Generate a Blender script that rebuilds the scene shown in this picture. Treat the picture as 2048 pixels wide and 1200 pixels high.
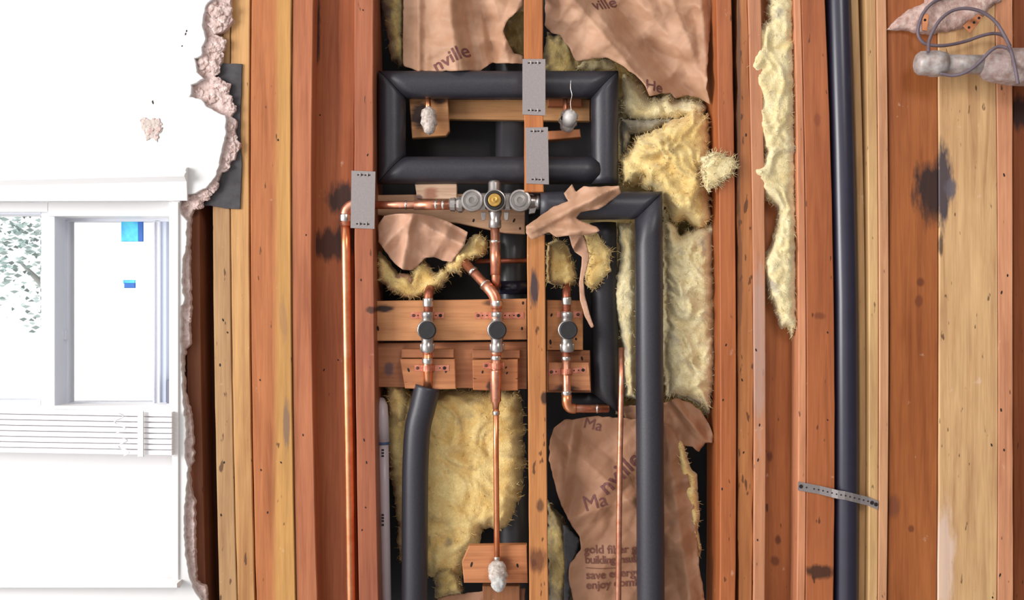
import bpy, bmesh, math, random
from mathutils import Vector, noise, Matrix
from mathutils.bvhtree import BVHTree
R = random.Random(7)
PI = math.pi
for o in list(bpy.data.objects): bpy.data.objects.remove(o)
C = bpy.context.scene.collection
S = bpy.context.scene

# ---------------------------------------------------------------- camera, world, light, exposure
D = 2.0; Z0 = 1.25                       # camera stands 2 m from the stud faces (y = 0)
cam = bpy.data.objects.new('camera', bpy.data.cameras.new('camera')); C.objects.link(cam)
cam.location = (0, -D, Z0); cam.rotation_euler = (PI/2, 0, 0)
cam.data.sensor_width = 36; cam.data.lens = 36*2000/2048; cam.data.clip_start = .05
S.camera = cam
S.view_settings.view_transform = 'Standard'; S.view_settings.look = 'None'
S.view_settings.gamma = 1; S.view_settings.use_curve_mapping = False
S.view_settings.exposure = 0.0
w = bpy.data.worlds.new('daylight'); S.world = w; w.use_nodes = True
nt = w.node_tree; nt.nodes.clear()
wo = nt.nodes.new('ShaderNodeOutputWorld'); bg = nt.nodes.new('ShaderNodeBackground')
tc = nt.nodes.new('ShaderNodeTexCoord'); sx = nt.nodes.new('ShaderNodeSeparateXYZ')
rp = nt.nodes.new('ShaderNodeValToRGB'); mr = nt.nodes.new('ShaderNodeMapRange')
mr.inputs[1].default_value = -1; mr.inputs[2].default_value = 1
nt.links.new(tc.outputs['Generated'], sx.inputs[0]); nt.links.new(sx.outputs[0], mr.inputs[0])
nt.links.new(mr.outputs[0], rp.inputs[0]); nt.links.new(rp.outputs[0], bg.inputs[0]); nt.links.new(bg.outputs[0], wo.inputs[0])
e = rp.color_ramp.elements
e[0].position = 0; e[0].color = (1.1, 1.1, 1.1, 1); e[1].position = 1; e[1].color = (.16, .15, .14, 1)
m1 = e.new(.30); m1.color = (1.05, 1.06, 1.08, 1); m2 = e.new(.5); m2.color = (.30, .29, .28, 1)
bg.inputs[1].default_value = 1.15
def area(name, loc, target, size, power, col):
    l = bpy.data.lights.new(name, 'AREA'); l.shape = 'RECTANGLE'; l.size, l.size_y = size; l.energy = power; l.color = col
    o = bpy.data.objects.new(name, l); C.objects.link(o); o.location = loc
    o.rotation_euler = (Vector(target)-Vector(loc)).to_track_quat('-Z', 'Y').to_euler()
area('left_area_fill', (-3.4, -2.1, 1.75), (0.1, 0, 1.2), (1.5, 1.7), 148, (1, .985, .96))  # added, unseen area light from the left for directional highlights
area('upper_right_area_light', (.9, -2.4, 2.7), (.2, 0, 1.1), (.7, .7), 20, (1, .95, .9))  # weak warm area light, out of frame above right

# ---------------------------------------------------------------- helpers
def W(px, py, y=0.0):
    s = (D+y)/D/1000
    return Vector(((px-1024)*s, y, Z0+(600-py)*s))
def lin(c):
    return tuple((v/255/12.92 if v/255 <= .04045 else ((v/255+.055)/1.055)**2.4) for v in c)+(1,)
def setp(o, label=None, cat=None, group=None, kind=None):
    for k, v in (('label', label), ('category', cat), ('group', group), ('kind', kind)):
        if v: o[k] = v
    return o
def thing(name, label, cat, loc, group=None):
    o = bpy.data.objects.new(name, None); o.empty_display_size = .02; C.objects.link(o); o.location = loc
    return setp(o, label, cat, group)
def wloc(p):
    v = Vector((0, 0, 0))
    while p: v += p.location; p = p.parent
    return v
def link(name, bm, mat, parent=None):
    bmesh.ops.recalc_face_normals(bm, faces=bm.faces)
    if parent: org = wloc(parent)
    else:
        xs = [v.co for v in bm.verts]
        org = Vector(((min(v.x for v in xs)+max(v.x for v in xs))/2, (min(v.y for v in xs)+max(v.y for v in xs))/2, min(v.z for v in xs)))
    for v in bm.verts: v.co -= org
    me = bpy.data.meshes.new(name); bm.to_mesh(me); bm.free()
    o = bpy.data.objects.new(name, me); C.objects.link(o)
    if parent: o.parent = parent
    else: o.location = org
    if mat: me.materials.append(mat)
    return o
def inset(pts, c):
    n = len(pts); A = sum(pts[i][0]*pts[(i+1) % n][1]-pts[(i+1) % n][0]*pts[i][1] for i in range(n)); sg = 1 if A > 0 else -1
    out = []
    for i in range(n):
        p0, p1, p2 = pts[i-1], pts[i], pts[(i+1) % n]
        d1 = Vector((p1[0]-p0[0], p1[1]-p0[1])).normalized(); d2 = Vector((p2[0]-p1[0], p2[1]-p1[1])).normalized()
        n1 = Vector((-d1.y, d1.x))*sg; n2 = Vector((-d2.y, d2.x))*sg
        b = n1+n2
        if b.length < .2: b = n1
        b = b/max(.5, b.length_squared)*2
        out.append((p1[0]+b.x*c, p1[1]+b.y*c))
    return out
def add_slab(bm, pts, y, depth, ch=.0015):
    """pts: outline in metres (x, z) at the front plane y; a chamfered prism running back by depth"""
    rings = []
    ins = inset(pts, ch) if ch else pts
    if ch: rings.append([bm.verts.new((p[0], y, p[1])) for p in ins])
    rings.append([bm.verts.new((p[0], y+ch, p[1])) for p in pts])
    rings.append([bm.verts.new((p[0], y+depth, p[1])) for p in pts])
    n = len(pts)
    bm.faces.new(rings[0]); bm.faces.new(rings[-1][::-1])
    for a, b in zip(rings, rings[1:]):
        for i in range(n): bm.faces.new((a[i], b[i], b[(i+1) % n], a[(i+1) % n]))
def XZ(pxs, y=0.0):
    return [(W(a, b, y).x, W(a, b, y).z) for a, b in pxs]
def slab(name, pxs, y, depth, mat, parent=None, ch=.0015):
    bm = bmesh.new(); add_slab(bm, XZ(pxs, y), y, depth, ch); return link(name, bm, mat, parent)
def frame_of(d):
    d = d.normalized(); u = d.cross(Vector((0, 0, 1)))
    if u.length < .05: u = d.cross(Vector((0, 1, 0)))
    u.normalize(); return u, d.cross(u).normalized()
def smooth_path(pts, k=6):
    out = []; n = len(pts)
    for i in range(n-1):
        p0, p1, p2, p3 = pts[max(0, i-1)], pts[i], pts[i+1], pts[min(n-1, i+2)]
        for j in range(k):
            t = j/k
            out.append(.5*((2*p1)+(-p0+p2)*t+(2*p0-5*p1+4*p2-p3)*t*t+(-p0+3*p1-3*p2+p3)*t*t*t))
    out.append(pts[-1]); return out
def add_tube(bm, pts, r, seg=20, caps=True):
    rs = r if isinstance(r, list) else [r]*len(pts)
    prev = None; rings = []
    for i, p in enumerate(pts):
        d = (pts[min(i+1, len(pts)-1)]-pts[max(i-1, 0)]).normalized()
        if prev is None: u, v = frame_of(d)
        else:
            u = prev-d*prev.dot(d); u.normalize(); v = d.cross(u)
        prev = u
        rings.append([bm.verts.new(p+(u*math.cos(2*PI*j/seg)+v*math.sin(2*PI*j/seg))*rs[i]) for j in range(seg)])
    for a, b in zip(rings, rings[1:]):
        for j in range(seg):
            f = bm.faces.new((a[j], a[(j+1) % seg], b[(j+1) % seg], b[j])); f.smooth = True
    if caps: bm.faces.new(rings[0][::-1]); bm.faces.new(rings[-1])
    return rings
def add_lathe(bm, org, axis, prof, seg=28, flat=False):
    """prof: list of (distance along axis, radius)"""
    a = Vector(axis).normalized(); u, v = frame_of(a); rings = []
    for t, r in prof:
        rings.append([bm.verts.new(Vector(org)+a*t+(u*math.cos(2*PI*j/seg)+v*math.sin(2*PI*j/seg))*max(r, 1e-5)) for j in range(seg)])
    for k, (p, q) in enumerate(zip(rings, rings[1:])):
        dt = abs(prof[k][0]-prof[k+1][0]); dr = abs(prof[k][1]-prof[k+1][1])
        for j in range(seg):
            f = bm.faces.new((p[j], p[(j+1) % seg], q[(j+1) % seg], q[j])); f.smooth = (dt > dr*.3) and not flat
    bm.faces.new(rings[0][::-1]); bm.faces.new(rings[-1])
def lathe(name, org, axis, prof, mat, parent=None, seg=28, flat=False):
    bm = bmesh.new(); add_lathe(bm, org, axis, prof, seg, flat); return link(name, bm, mat, parent)
def tube(name, pts, r, mat, parent=None, seg=20):
    bm = bmesh.new(); add_tube(bm, pts, r, seg); return link(name, bm, mat, parent)
def elbow_path(a, c, b, r, k=8):
    """straight from a, a rounded corner at c of radius r, straight on to b"""
    p = c+(a-c).normalized()*r; q = c+(b-c).normalized()*r
    out = [a]
    for i in range(k+1):
        t = i/k; out.append(p*(1-t)**2+c*2*t*(1-t)+q*t*t)
    return out+[b]

# ---------------------------------------------------------------- materials
def newmat(name):
    m = bpy.data.materials.new(name); m.use_nodes = True
    return m, m.node_tree, m.node_tree.nodes['Principled BSDF']
class G:
    def __init__(s, t): s.t = t
    def n(s, ty, **k):
        x = s.t.nodes.new(ty)
        for a, b in k.items(): setattr(x, a, b)
        return x
    def l(s, a, b): s.t.links.new(a, b)
    def noise(s, vec, scale, detail=3, rough=.5, dist=0):
        x = s.n('ShaderNodeTexNoise'); x.inputs['Scale'].default_value = scale; x.inputs['Detail'].default_value = detail
        x.inputs['Roughness'].default_value = rough; x.inputs['Distortion'].default_value = dist
        s.l(vec, x.inputs['Vector']); return x.outputs[0]
    def map(s, vec, sc, loc=(0, 0, 0)):
        x = s.n('ShaderNodeMapping'); x.inputs['Scale'].default_value = sc; x.inputs['Location'].default_value = loc
        s.l(vec, x.inputs['Vector']); return x.outputs[0]
    def ramp(s, f, stops):
        x = s.n('ShaderNodeValToRGB'); el = x.color_ramp.elements
        el[0].position, el[0].color = stops[0]; el[1].position, el[1].color = stops[-1]
        for p, c in stops[1:-1]:
            q = el.new(p); q.color = c
        s.l(f, x.inputs[0]); return x.outputs[0]
    def mix(s, f, a, b, mode='MIX'):
        x = s.n('ShaderNodeMix', data_type='RGBA', blend_type=mode)
        for v, i in ((f, 0), (a, 6), (b, 7)):
            if isinstance(v, (int, float)): x.inputs[i].default_value = v
            elif isinstance(v, tuple): x.inputs[i].default_value = v
            else: s.l(v, x.inputs[i])
        return x.outputs[2]
    def bump(s, h, bsdf, st=.3, d=.002):
        x = s.n('ShaderNodeBump'); x.inputs['Strength'].default_value = st; x.inputs['Distance'].default_value = d
        s.l(h, x.inputs['Height']); s.l(x.outputs[0], bsdf.inputs['Normal'])
def g1(v): return (v, v, v, 1)
seedc = [0]
def wood(base, axis='Z', var=.20, stains=(), org=(0, 0, 0), band=None, flecks=.62, rough=.5, dull=0.0):
    """base sRGB; stains: (x, z, rx, rz, colour, strength) in metres; band: (x0, x1, colour) a paler sapwood strip"""
    seedc[0] += 1
    m, t, b = newmat('fir_%d' % seedc[0]); q = G(t); sd = seedc[0]*3.7
    oc = q.n('ShaderNodeTexCoord').outputs['Object']
    v = q.map(oc, (1, 1, .045) if axis == 'Z' else (.045, 1, 1), (sd, sd*.3, sd*.7))
    wob = q.map(oc, (1, 1, .3) if axis == 'Z' else (.3, 1, 1), (sd, 0, 0))
    base_l = lin((base[0]*.95, base[1]*.99, base[2]*1.02))
    lo = tuple(base_l[i]*(1-var*(1.7, 2.2, 2.4)[i]) for i in range(3))+(1,)
    hi = tuple(min(1, base_l[i]*(1+var*(1.1, 1.5, 1.6)[i])) for i in range(3))+(1,)
    n1 = q.noise(v, 62, 5, .65, .5); n2 = q.noise(wob, 9, 4, .6)
    col = q.ramp(n1, [(.34, lo), (.5, base_l), (.66, hi)])
    blot = q.ramp(n2, [(.32, g1(0)), (.62, g1(1))])
    col = q.mix(.42, col, q.mix(blot, lo, hi))
    if band:
        x0, x1, bc = band
        sp = q.n('ShaderNodeSeparateXYZ'); q.l(q.map(oc, (1, 1, 1)), sp.inputs[0])
        ad = q.n('ShaderNodeMath', operation='MULTIPLY_ADD'); q.l(q.noise(v, 12, 3), ad.inputs[0]); ad.inputs[1].default_value = .03
        q.l(sp.outputs[0], ad.inputs[2])
        w = .011
        r = q.n('ShaderNodeMapRange'); r.interpolation_type = 'SMOOTHSTEP'; q.l(ad.outputs[0], r.inputs[0])
        r.inputs[1].default_value = x0-org[0]+.015-w; r.inputs[2].default_value = x0-org[0]+.015+w
        col = q.mix(r.outputs[0], col, q.ramp(n1, [(.3, tuple(c*.72 for c in lin(bc)[:3])+(1,)), (.7, lin(bc))]))
    fine = q.noise(v, 320, 2)
    col = q.mix(.5, col, q.ramp(fine, [(.35, g1(.80)), (.6, g1(1.0))]), 'MULTIPLY')
    # thin dark scars and small specks
    fv = q.map(oc, (1, 1, .28) if axis == 'Z' else (.28, 1, 1), (sd*2, 1, 5))
    fl = q.noise(fv, 95, 2, .5)
    col = q.mix(q.ramp(fl, [(flecks+.09, g1(0)), (flecks+.13, g1(.75))]), col, lin((62, 36, 26)))
    sp2 = q.noise(q.map(oc, (1, 1, .8), (sd, 7, 3)), 34, 3, .6)
    col = q.mix(q.ramp(sp2, [(.70, g1(0)), (.80, g1(.55))]), col, lin((225, 190, 170)))
    if dull: col = q.mix(dull, col, lin((150, 120, 110)))
    for (x, z, rx, rz, c, st) in stains:
        mp = q.n('ShaderNodeMapping', vector_type='TEXTURE')
        mp.inputs['Location'].default_value = (x-org[0], 0, z-org[2]); mp.inputs['Scale'].default_value = (rx, 50, rz)
        q.l(oc, mp.inputs['Vector'])
        ln = q.n('ShaderNodeVectorMath', operation='LENGTH'); q.l(mp.outputs[0], ln.inputs[0])
        ad = q.n('ShaderNodeMath', operation='MULTIPLY_ADD'); q.l(q.noise(q.map(oc, (1, 1, .25) if axis == 'Z' else (.25, 1, 1), (sd, 0, 0)), 70, 3, .7), ad.inputs[0])
        ad.inputs[1].default_value = 1.3; q.l(ln.outputs['Value'], ad.inputs[2])
        col = q.mix(q.ramp(ad.outputs[0], [(0, g1(st)), (.0, g1(st)), (1, g1(0))]) if False else q.ramp(q.half(ad.outputs[0]), [(.62, g1(st)), (.86, g1(0))]), col, lin(c))
    q.l(col, b.inputs['Base Color']); b.inputs['Roughness'].default_value = rough; b.inputs['Specular IOR Level'].default_value = .3
    q.bump(n1, b, .35, .0012)
    return m
def _half(s, f):
    x = s.n('ShaderNodeMath', operation='MULTIPLY'); s.l(f, x.inputs[0]); x.inputs[1].default_value = .5; return x.outputs[0]
def _math(s, f, k):
    x = s.n('ShaderNodeMath', operation='MULTIPLY'); s.l(f, x.inputs[0]); x.inputs[1].default_value = k; return x.outputs[0]
G.half = _half; G.math = _math

def simple(name, c, rough=.5, metal=0.0, var=0.0, scale=40, bump=0.0, c2=None, spec=None, bd=.001):
    m, t, b = newmat(name); q = G(t)
    b.inputs['Roughness'].default_value = rough; b.inputs['Metallic'].default_value = metal
    if spec is not None: b.inputs['Specular IOR Level'].default_value = spec
    oc = q.n('ShaderNodeTexCoord').outputs['Object']
    n = q.noise(oc, scale, 4, .6)
    L = lin(c)
    L2 = lin(c2) if c2 else tuple(v*(1-var) for v in L[:3])+(1,)
    q.l(q.ramp(n, [(.35, L2), (.65, L)]), b.inputs['Base Color'])
    if bump: q.bump(n, b, bump, bd)
    return m
FOAM = simple('black_pipe_foam', (52, 50, 58), .42, 0, .25, 300, .35, spec=.55, bd=.0006)
FOAM2 = simple('black_foam_old', (44, 41, 46), .5, 0, .25, 300, .35, spec=.4, bd=.0006)
ABS = simple('black_plastic_pipe', (38, 35, 52), .30, 0, .2, 20, spec=.6)
COP = simple('copper', (232, 168, 140), .38, .9, .1, 60, .1, c2=(206, 130, 100))
COPB = simple('bright_copper', (244, 172, 128), .32, .92, .1, 30, .05, c2=(226, 140, 94))
STRP = simple('copper_strap', (226, 150, 124), .45, .55, .1, 90, .2, c2=(186, 106, 82))
COPD = simple('dull_copper', (186, 112, 86), .45, .8, .1, 60, .1, c2=(140, 78, 60))
SOL = simple('solder', (225, 215, 208), .3, 1, .2, 120, .2)
CHR = simple('nickel_plated_brass', (186, 178, 174), .32, .85, .25, 50, .12)
BRS = simple('brass', (226, 178, 96), .35, .8, .25, 120, .2)
BLKR = simple('black_rubber', (38, 34, 36), .5, 0, .3, 100)
GALV = simple('galvanised_steel', (158, 149, 148), .5, .55, .12, 240, .1)
GALV2 = simple('weathered_galvanised_pipe', (184, 176, 174), .5, .3, .3, 60, .15, c2=(150, 132, 124))
LUMP = simple('plaster_caked_metal', (212, 200, 192), .75, .05, .3, 130, .9, c2=(166, 148, 138), bd=.003)
DARK = simple('black_building_paper', (34, 31, 34), .6, 0, .4, 18)
FELT = simple('tar_paper', (74, 71, 74), .7, 0, .3, 30, .4, c2=(52, 48, 52))
WHITE = simple('white_paint', (240, 238, 238), .6, 0, .01, 4)
VINYL = simple('white_vinyl', (226, 228, 238), .35, 0, .03, 4)
SLAT = simple('white_blind_slat', (250, 248, 250), .5, 0, .02, 8)
PVC = simple('white_pvc', (208, 190, 196), .35, 0, .06, 30)
BLUE = simple('blue_label', (66, 170, 226), .5, 0, .1, 60, c2=(88, 210, 230))
BLUED = simple('dark_blue_label', (44, 104, 190), .5, 0, .1, 60)
PALE = simple('pale_label', (225, 240, 240), .5, 0, .02, 60)
CABLE = simple('grey_cable', (104, 90, 98), .5, 0, .15, 60)
BASEC = simple('broken_base_plaster', (226, 204, 198), .9, 0, .3, 90, 1, c2=(186, 156, 148), bd=.004)
SKIM = simple('white_skim_plaster', (226, 224, 224), .7, 0, .02, 5)
INK = simple('print_ink', (116, 68, 64), .7, 0, .3, 200)
INK2 = simple('faded_print_ink', (120, 70, 56), .7, 0, .3, 200)
HOLE = simple('dark_nail_hole', (28, 16, 14), .8)
GRN = simple('overexposed_leaves', (226, 244, 240), .6, 0, .05, 8)  # near-white leaf colour imitates overexposure by daylight
gl, t_, b_ = newmat('window_glass'); b_.inputs['Base Color'].default_value = (1, 1, 1, 1); b_.inputs['Transmission Weight'].default_value = 1; b_.inputs['Roughness'].default_value = 0; b_.inputs['IOR'].default_value = 1.02
GLASS = gl
def fiber(name, a, bcol, grey, gs=.62, bright=1.0):
    m, t, b = newmat(name); q = G(t)
    oc = q.n('ShaderNodeTexCoord').outputs['Object']
    n1 = q.noise(oc, 22, 5, .6, .6); n2 = q.noise(oc, 160, 4, .7, 1.5); n3 = q.noise(q.map(oc, (1, 1, 1), (4, 9, 2)), 13, 3, .6)
    col = q.ramp(n1, [(.30, lin(bcol)), (.62, lin(a))])
    col = q.mix(q.ramp(n3, [(gs, g1(0)), (gs+.14, g1(.8))]), col, lin(grey))
    col = q.mix(.6, col, q.ramp(n2, [(.32, g1(.66)), (.6, g1(1))]), 'MULTIPLY')
    q.l(col, b.inputs['Base Color']); b.inputs['Roughness'].default_value = .95; b.inputs['Specular IOR Level'].default_value = .1
    b.inputs['Sheen Weight'].default_value = .3
    q.bump(n2, b, .8, .003)
    return m
FIB = fiber('gold_fibreglass', (246, 218, 150), (224, 180, 102), (150, 134, 112))
FIBP = fiber('pale_fibreglass', (248, 232, 186), (228, 202, 142), (170, 160, 150), .60)
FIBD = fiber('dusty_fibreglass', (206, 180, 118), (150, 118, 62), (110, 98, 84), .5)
def kraft(name, a, bcol, stain):
    m, t, b = newmat(name); q = G(t)
    oc = q.n('ShaderNodeTexCoord').outputs['Object']
    n1 = q.noise(oc, 9, 4, .6, .3); n2 = q.noise(oc, 300, 3, .6)
    col = q.ramp(n1, [(.3, lin(bcol)), (.65, lin(a))])
    col = q.mix(q.ramp(q.noise(q.map(oc, (1, 1, 1), (3, 3, 8)), 14, 3), [(.62, g1(0)), (.78, g1(.6))]), col, lin(stain))
    q.l(col, b.inputs['Base Color']); b.inputs['Roughness'].default_value = .6
    vo = q.n('ShaderNodeTexVoronoi', feature='DISTANCE_TO_EDGE'); vo.inputs['Scale'].default_value = 26
    q.l(q.mixv(oc) if hasattr(q, 'mixv') else oc, vo.inputs['Vector'])
    ad = q.n('ShaderNodeMath', operation='MULTIPLY_ADD'); q.l(n2, ad.inputs[0]); ad.inputs[1].default_value = .02; q.l(vo.outputs['Distance'], ad.inputs[2])
    q.bump(ad.outputs[0], b, .25, .01)
    return m
KRA = kraft('kraft_paper', (190, 148, 120), (164, 120, 90), (140, 98, 74))
KRB = kraft('light_kraft_paper', (200, 156, 130), (182, 136, 108), (156, 112, 88))
KRD = kraft('brown_kraft_paper', (170, 124, 94), (146, 102, 74), (120, 80, 60))

# ---------------------------------------------------------------- lumber
ST = (-90, 600, 1290)
def interp(st, py):
    (a, A), (b, B), (c, Cc) = st
    # quadratic through three stations
    L0 = (py-b)*(py-c)/((a-b)*(a-c)); L1 = (py-a)*(py-c)/((b-a)*(b-c)); L2 = (py-a)*(py-b)/((c-a)*(c-b))
    return A*L0+B*L1+Cc*L2
def stud(L, Rr, y, depth, base, label, top=-90, bot=1290, stains=(), band=None, name='wall_stud', cat='stud', wob=.35, **k):
    """L, Rr: pixel x of the left and right edge at photo heights 0, 600 and 1200"""
    ys = [top+(bot-top)*i/26 for i in range(27)]
    s = R.random()*50
    le = [(interp(((0, L[0]), (600, L[1]), (1200, L[2])), py)+wob*noise.noise((s, py*.02, 0))*2, py) for py in ys]
    re = [(interp(((0, Rr[0]), (600, Rr[1]), (1200, Rr[2])), py)+wob*noise.noise((s+9, py*.02, 0))*2, py) for py in ys]
    pts = XZ(le+re[::-1], y)
    bm = bmesh.new(); add_slab(bm, pts, y, depth, .0016)
    o = link(name, bm, None)
    stw = [(W(a, b_, y).x, W(a, b_, y).z, rx/1000, rz/1000, c, s_) for (a, b_, rx, rz, c, s_) in stains]
    bd = (W(band[0], 600, y).x, 0, band[1]) if band else None
    o.data.materials.append(wood(base, 'Z', stains=stw, org=o.location, band=bd, **k))
    return setp(o, label, cat)
def plank(pxs, y, depth, base, label, stains=(), axis='X', name='blocking_board', cat='board', parent=None, ch=.0015, **k):
    bm = bmesh.new(); add_slab(bm, XZ(pxs, y), y, depth, ch)
    o = link(name, bm, None, parent)
    org = wloc(parent) if parent else o.location
    stw = [(W(a, b_, y).x, W(a, b_, y).z, rx/1000, rz/1000, c, s_) for (a, b_, rx, rz, c, s_) in stains]
    o.data.materials.append(wood(base, axis, stains=stw, org=org, **k))
    if not parent: setp(o, label, cat)
    return o
def holes(parent, pts, y, r=2.6):
    for a, b in pts:
        bm = bmesh.new(); c0 = W(a, b, y); add_lathe(bm, c0, (0, -1, 0), [(0, r/1000), (.0006, r/1000*.9)], 10)
        sz = R.uniform(.9, 1.9); sh = R.uniform(-.5, .5)
        for v in bm.verts:
            d = v.co-c0; v.co = c0+Vector((d.x*.75+d.z*sh, d.y, d.z*sz))
        link('nail_hole', bm, HOLE, parent)
BURN = (52, 36, 34); GREY = (120, 112, 110)
stud((380, 372, 384), (402, 400, 412), .012, .1, (150, 84, 52), 'brown stud beside the broken plaster edge of the window wall', dull=.1)
stud((398, 397, 404), (440, 432, 446), .085, .05, (92, 52, 38), 'recessed board coloured dark for gap shade between window edge stud and first bright stud', name='backing_board', cat='board')  # shade of the deep gap is put into this dark colour
sB = stud((425, 427, 439), (460, 461.5, 474), .0, .089, (184, 136, 92), 'narrow tan stud just right of the dark recess, below the tar paper', flecks=.56)
sC = stud((462, 463, 475.5), (500, 499, 510), .0, .089, (202, 144, 90), 'narrow golden stud between tan stud and wide two-tone stud')
sD = stud((503, 502, 513), (583, 582, 591), -.004, .038, (190, 112, 66), 'wide stud with orange left side and yellow sapwood right side', band=(549, (206, 152, 88)),
     stains=((573, 850, 7, 60, (112, 92, 84), .7), (567, 640, 9, 50, (150, 110, 80), .5)))
sE = stud((585, 584, 593), (627, 623.5, 635), .0, .089, (182, 106, 70), 'orange stud with fine vertical grain, left of recessed wide stud', flecks=.66)
sF = stud((615, 622, 630), (712, 708, 716), .045, .038, (172, 92, 54), 'recessed wide red stud behind long vertical copper pipe, scorched at middle',
     stains=((632, 60, 10, 95, (40, 28, 30), .95), (685, 395, 34, 36, BURN, .92), (660, 490, 46, 36, (60, 36, 30), .9), (700, 470, 26, 50, BURN, .8)), flecks=.66)
sG = stud((709, 710, 718), (747, 748, 757), .0, .14, (170, 94, 62), 'stud carrying the lone steel nail plate left of the shower valve',
     stains=((728, 700, 26, 40, (150, 84, 66), .5), (742, 620, 12, 8, BURN, .8)), dull=.06)
holes(sF, [(640, 230), (676, 720), (648, 740)], .045, 2)
holes(sG, [(726, 20), (735, 310), (722, 560), (728, 880), (733, 925), (731, 1015), (724, 1060)], 0, 1.8)
holes(sE, [(612, 470), (606, 870)], 0, 1.8)
holes(sB, [(446, 640), (455, 665), (440, 730), (448, 925), (442, 1030)], 0, 2.2)
sHu = stud((1048, 1050, 1055), (1086, 1089, 1094), .0, .022, (192, 112, 62), 'short upper middle stud carrying two nail plates over the foam loop', bot=384)
sH = stud((1050, 1055, 1059), (1088, 1091, 1097), .0, .030, (196, 124, 72), 'lower middle stud between the stop valves, scorched near its top', top=470,
     stains=((1068, 578, 10, 40, (66, 54, 58), .95), (1089, 795, 8, 14, BURN, .9), (1080, 1012, 10, 14, (90, 60, 44), .8), (1075, 1120, 22, 30, (100, 58, 40), .8)), flecks=.58)
# right of the open bays
sI = stud((1433, 1440, 1440), (1463, 1472, 1471), .0, .14, (176, 96, 54), 'stud at the right edge of the insulated bay, touched by yellow tuft')
stud((1460, 1468, 1470), (1482, 1480, 1482), .045, .06, (70, 40, 30), 'board coloured dark as gap shade right of the insulated bay stud', name='backing_board', cat='board')  # dark colour stands for the shaded gap between two studs
sJ = stud((1474, 1475, 1477), (1495, 1506, 1504), .006, .089, (178, 108, 62), 'rough-edged narrow stud with dark bark line along its left side',
     stains=((1477, 200, 5, 330, (92, 62, 46), .8), (1480, 560, 5, 160, (110, 70, 50), .7)), flecks=.56, wob=1.5)
sK = stud((1496, 1507, 1507), (1522, 1531, 1530), .0, .089, (196, 124, 84), 'pinkish dusty narrow stud behind the pale insulation fringe', dull=.12, stains=((1518, 690, 16, 190, (176, 146, 134), .65),))
sL = stud((1518, 1528, 1528), (1618, 1622, 1622), .052, .038, (178, 102, 58), 'wide recessed board behind pale insulation, knots near its lower end',
     stains=((1540, 912, 8, 14, (100, 56, 36), .8), (1590, 935, 9, 10, (110, 64, 42), .8), (1556, 1080, 8, 10, (96, 50, 34), .8), (1550, 1122, 10, 12, (110, 62, 42), .8), (1590, 1195, 10, 12, (100, 56, 38), .8)))
stud((1588, 1597, 1594), (1602, 1612, 1610), .0, .05, (212, 136, 96), 'very narrow strip coloured light for the lit left side of drain pipe stud', name='wood_strip', cat='strip', wob=0)  # added strip; its lighter colour imitates light on the stud's left side
sM = stud((1603, 1613, 1611), (1650, 1668, 1667), .0, .048, (172, 94, 54), 'stud left of black drain pipe with dark stamp near its foot',
     stains=((1640, 632, 12, 9, (110, 56, 34), .7), (1634, 240, 8, 14, (120, 60, 38), .6), (1640, 1143, 30, 15, (60, 38, 30), .9)))
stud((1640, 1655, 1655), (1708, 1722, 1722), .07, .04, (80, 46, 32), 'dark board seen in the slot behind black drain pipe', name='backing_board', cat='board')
sN = stud((1701, 1717, 1716), (1717, 1731, 1730), .018, .045, (190, 142, 94), 'slim tan strip directly right of black drain pipe', name='wood_strip', cat='strip', wob=0)
sO = stud((1731, 1738, 1737), (1752, 1757, 1755), .0, .089, (208, 158, 106), 'slim pale yellow board where the perforated strap ends', name='wood_strip', cat='strip', wob=0)
sO2 = stud((1753, 1758.5, 1756.5), (1773, 1778, 1774), -.002, .089, (212, 148, 104), 'slim pinkish board bordering the wide dark orange stud', name='wood_strip', cat='strip', dull=.1, wob=0)
sP = stud((1774, 1780, 1776), (1874, 1876, 1873), .003, .089, (164, 90, 46), 'wide dark orange stud with left half of the black scorch mark',
     stains=((1872, 378, 52, 62, (46, 34, 34), .97), (1862, 400, 22, 66, (60, 38, 32), .6), (1838, 602, 9, 14, (110, 56, 34), .8), (1840, 565, 8, 11, (96, 48, 30), .8), (1786, 1010, 14, 30, (110, 62, 44), .7), (1823, 1058, 7, 8, (96, 50, 34), .7)), flecks=.68)
sQ = stud((1876, 1878.5, 1876), (1990, 1996, 1994), .0, .089, (214, 162, 112), 'wide board coloured pale yellow as if lit from the left, with right half of the black scorch mark',  # paler wood colour imitates light on a left-facing face
     stains=((1886, 370, 20, 92, (72, 62, 68), .97), (1902, 378, 15, 24, (96, 88, 96), .9), (1882, 490, 5, 24, BURN, .8), (1886, 1120, 26, 120, (226, 200, 190), .55)), flecks=.60)
sR = stud((1991, 1996.5, 1995), (2026, 2026, 2027), .0, .089, (214, 142, 102), 'pinkish stud near the right picture edge beside pale board')
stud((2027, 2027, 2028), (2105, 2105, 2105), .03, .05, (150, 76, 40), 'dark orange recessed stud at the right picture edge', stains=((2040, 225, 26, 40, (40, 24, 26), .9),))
holes(sI, [(1452, 690), (1446, 800), (1444, 978)], 0, 2); holes(sJ, [(1487, 905), (1492, 270), (1484, 760)], .006, 2)
holes(sK, [(1519, 850), (1516, 920), (1515, 1080), (1512, 700)], 0, 2); holes(sM, [(1655, 665), (1655, 840)], 0, 1.8)
holes(sM, [(1604+i, j) for i, j in ()], 0); holes(sQ, [(1983, 890), (1985, 1195)], 0, 2)
holes(sR, [(2008, 350), (2015, 551), (2003, 585), (2002, 820), (2008, 900), (2000, 1150)], 0, 2.2)
holes(sD, [(520, 760), (522, 940), (535, 1025), (562, 925), (556, 280)], -.004, 2)

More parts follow.
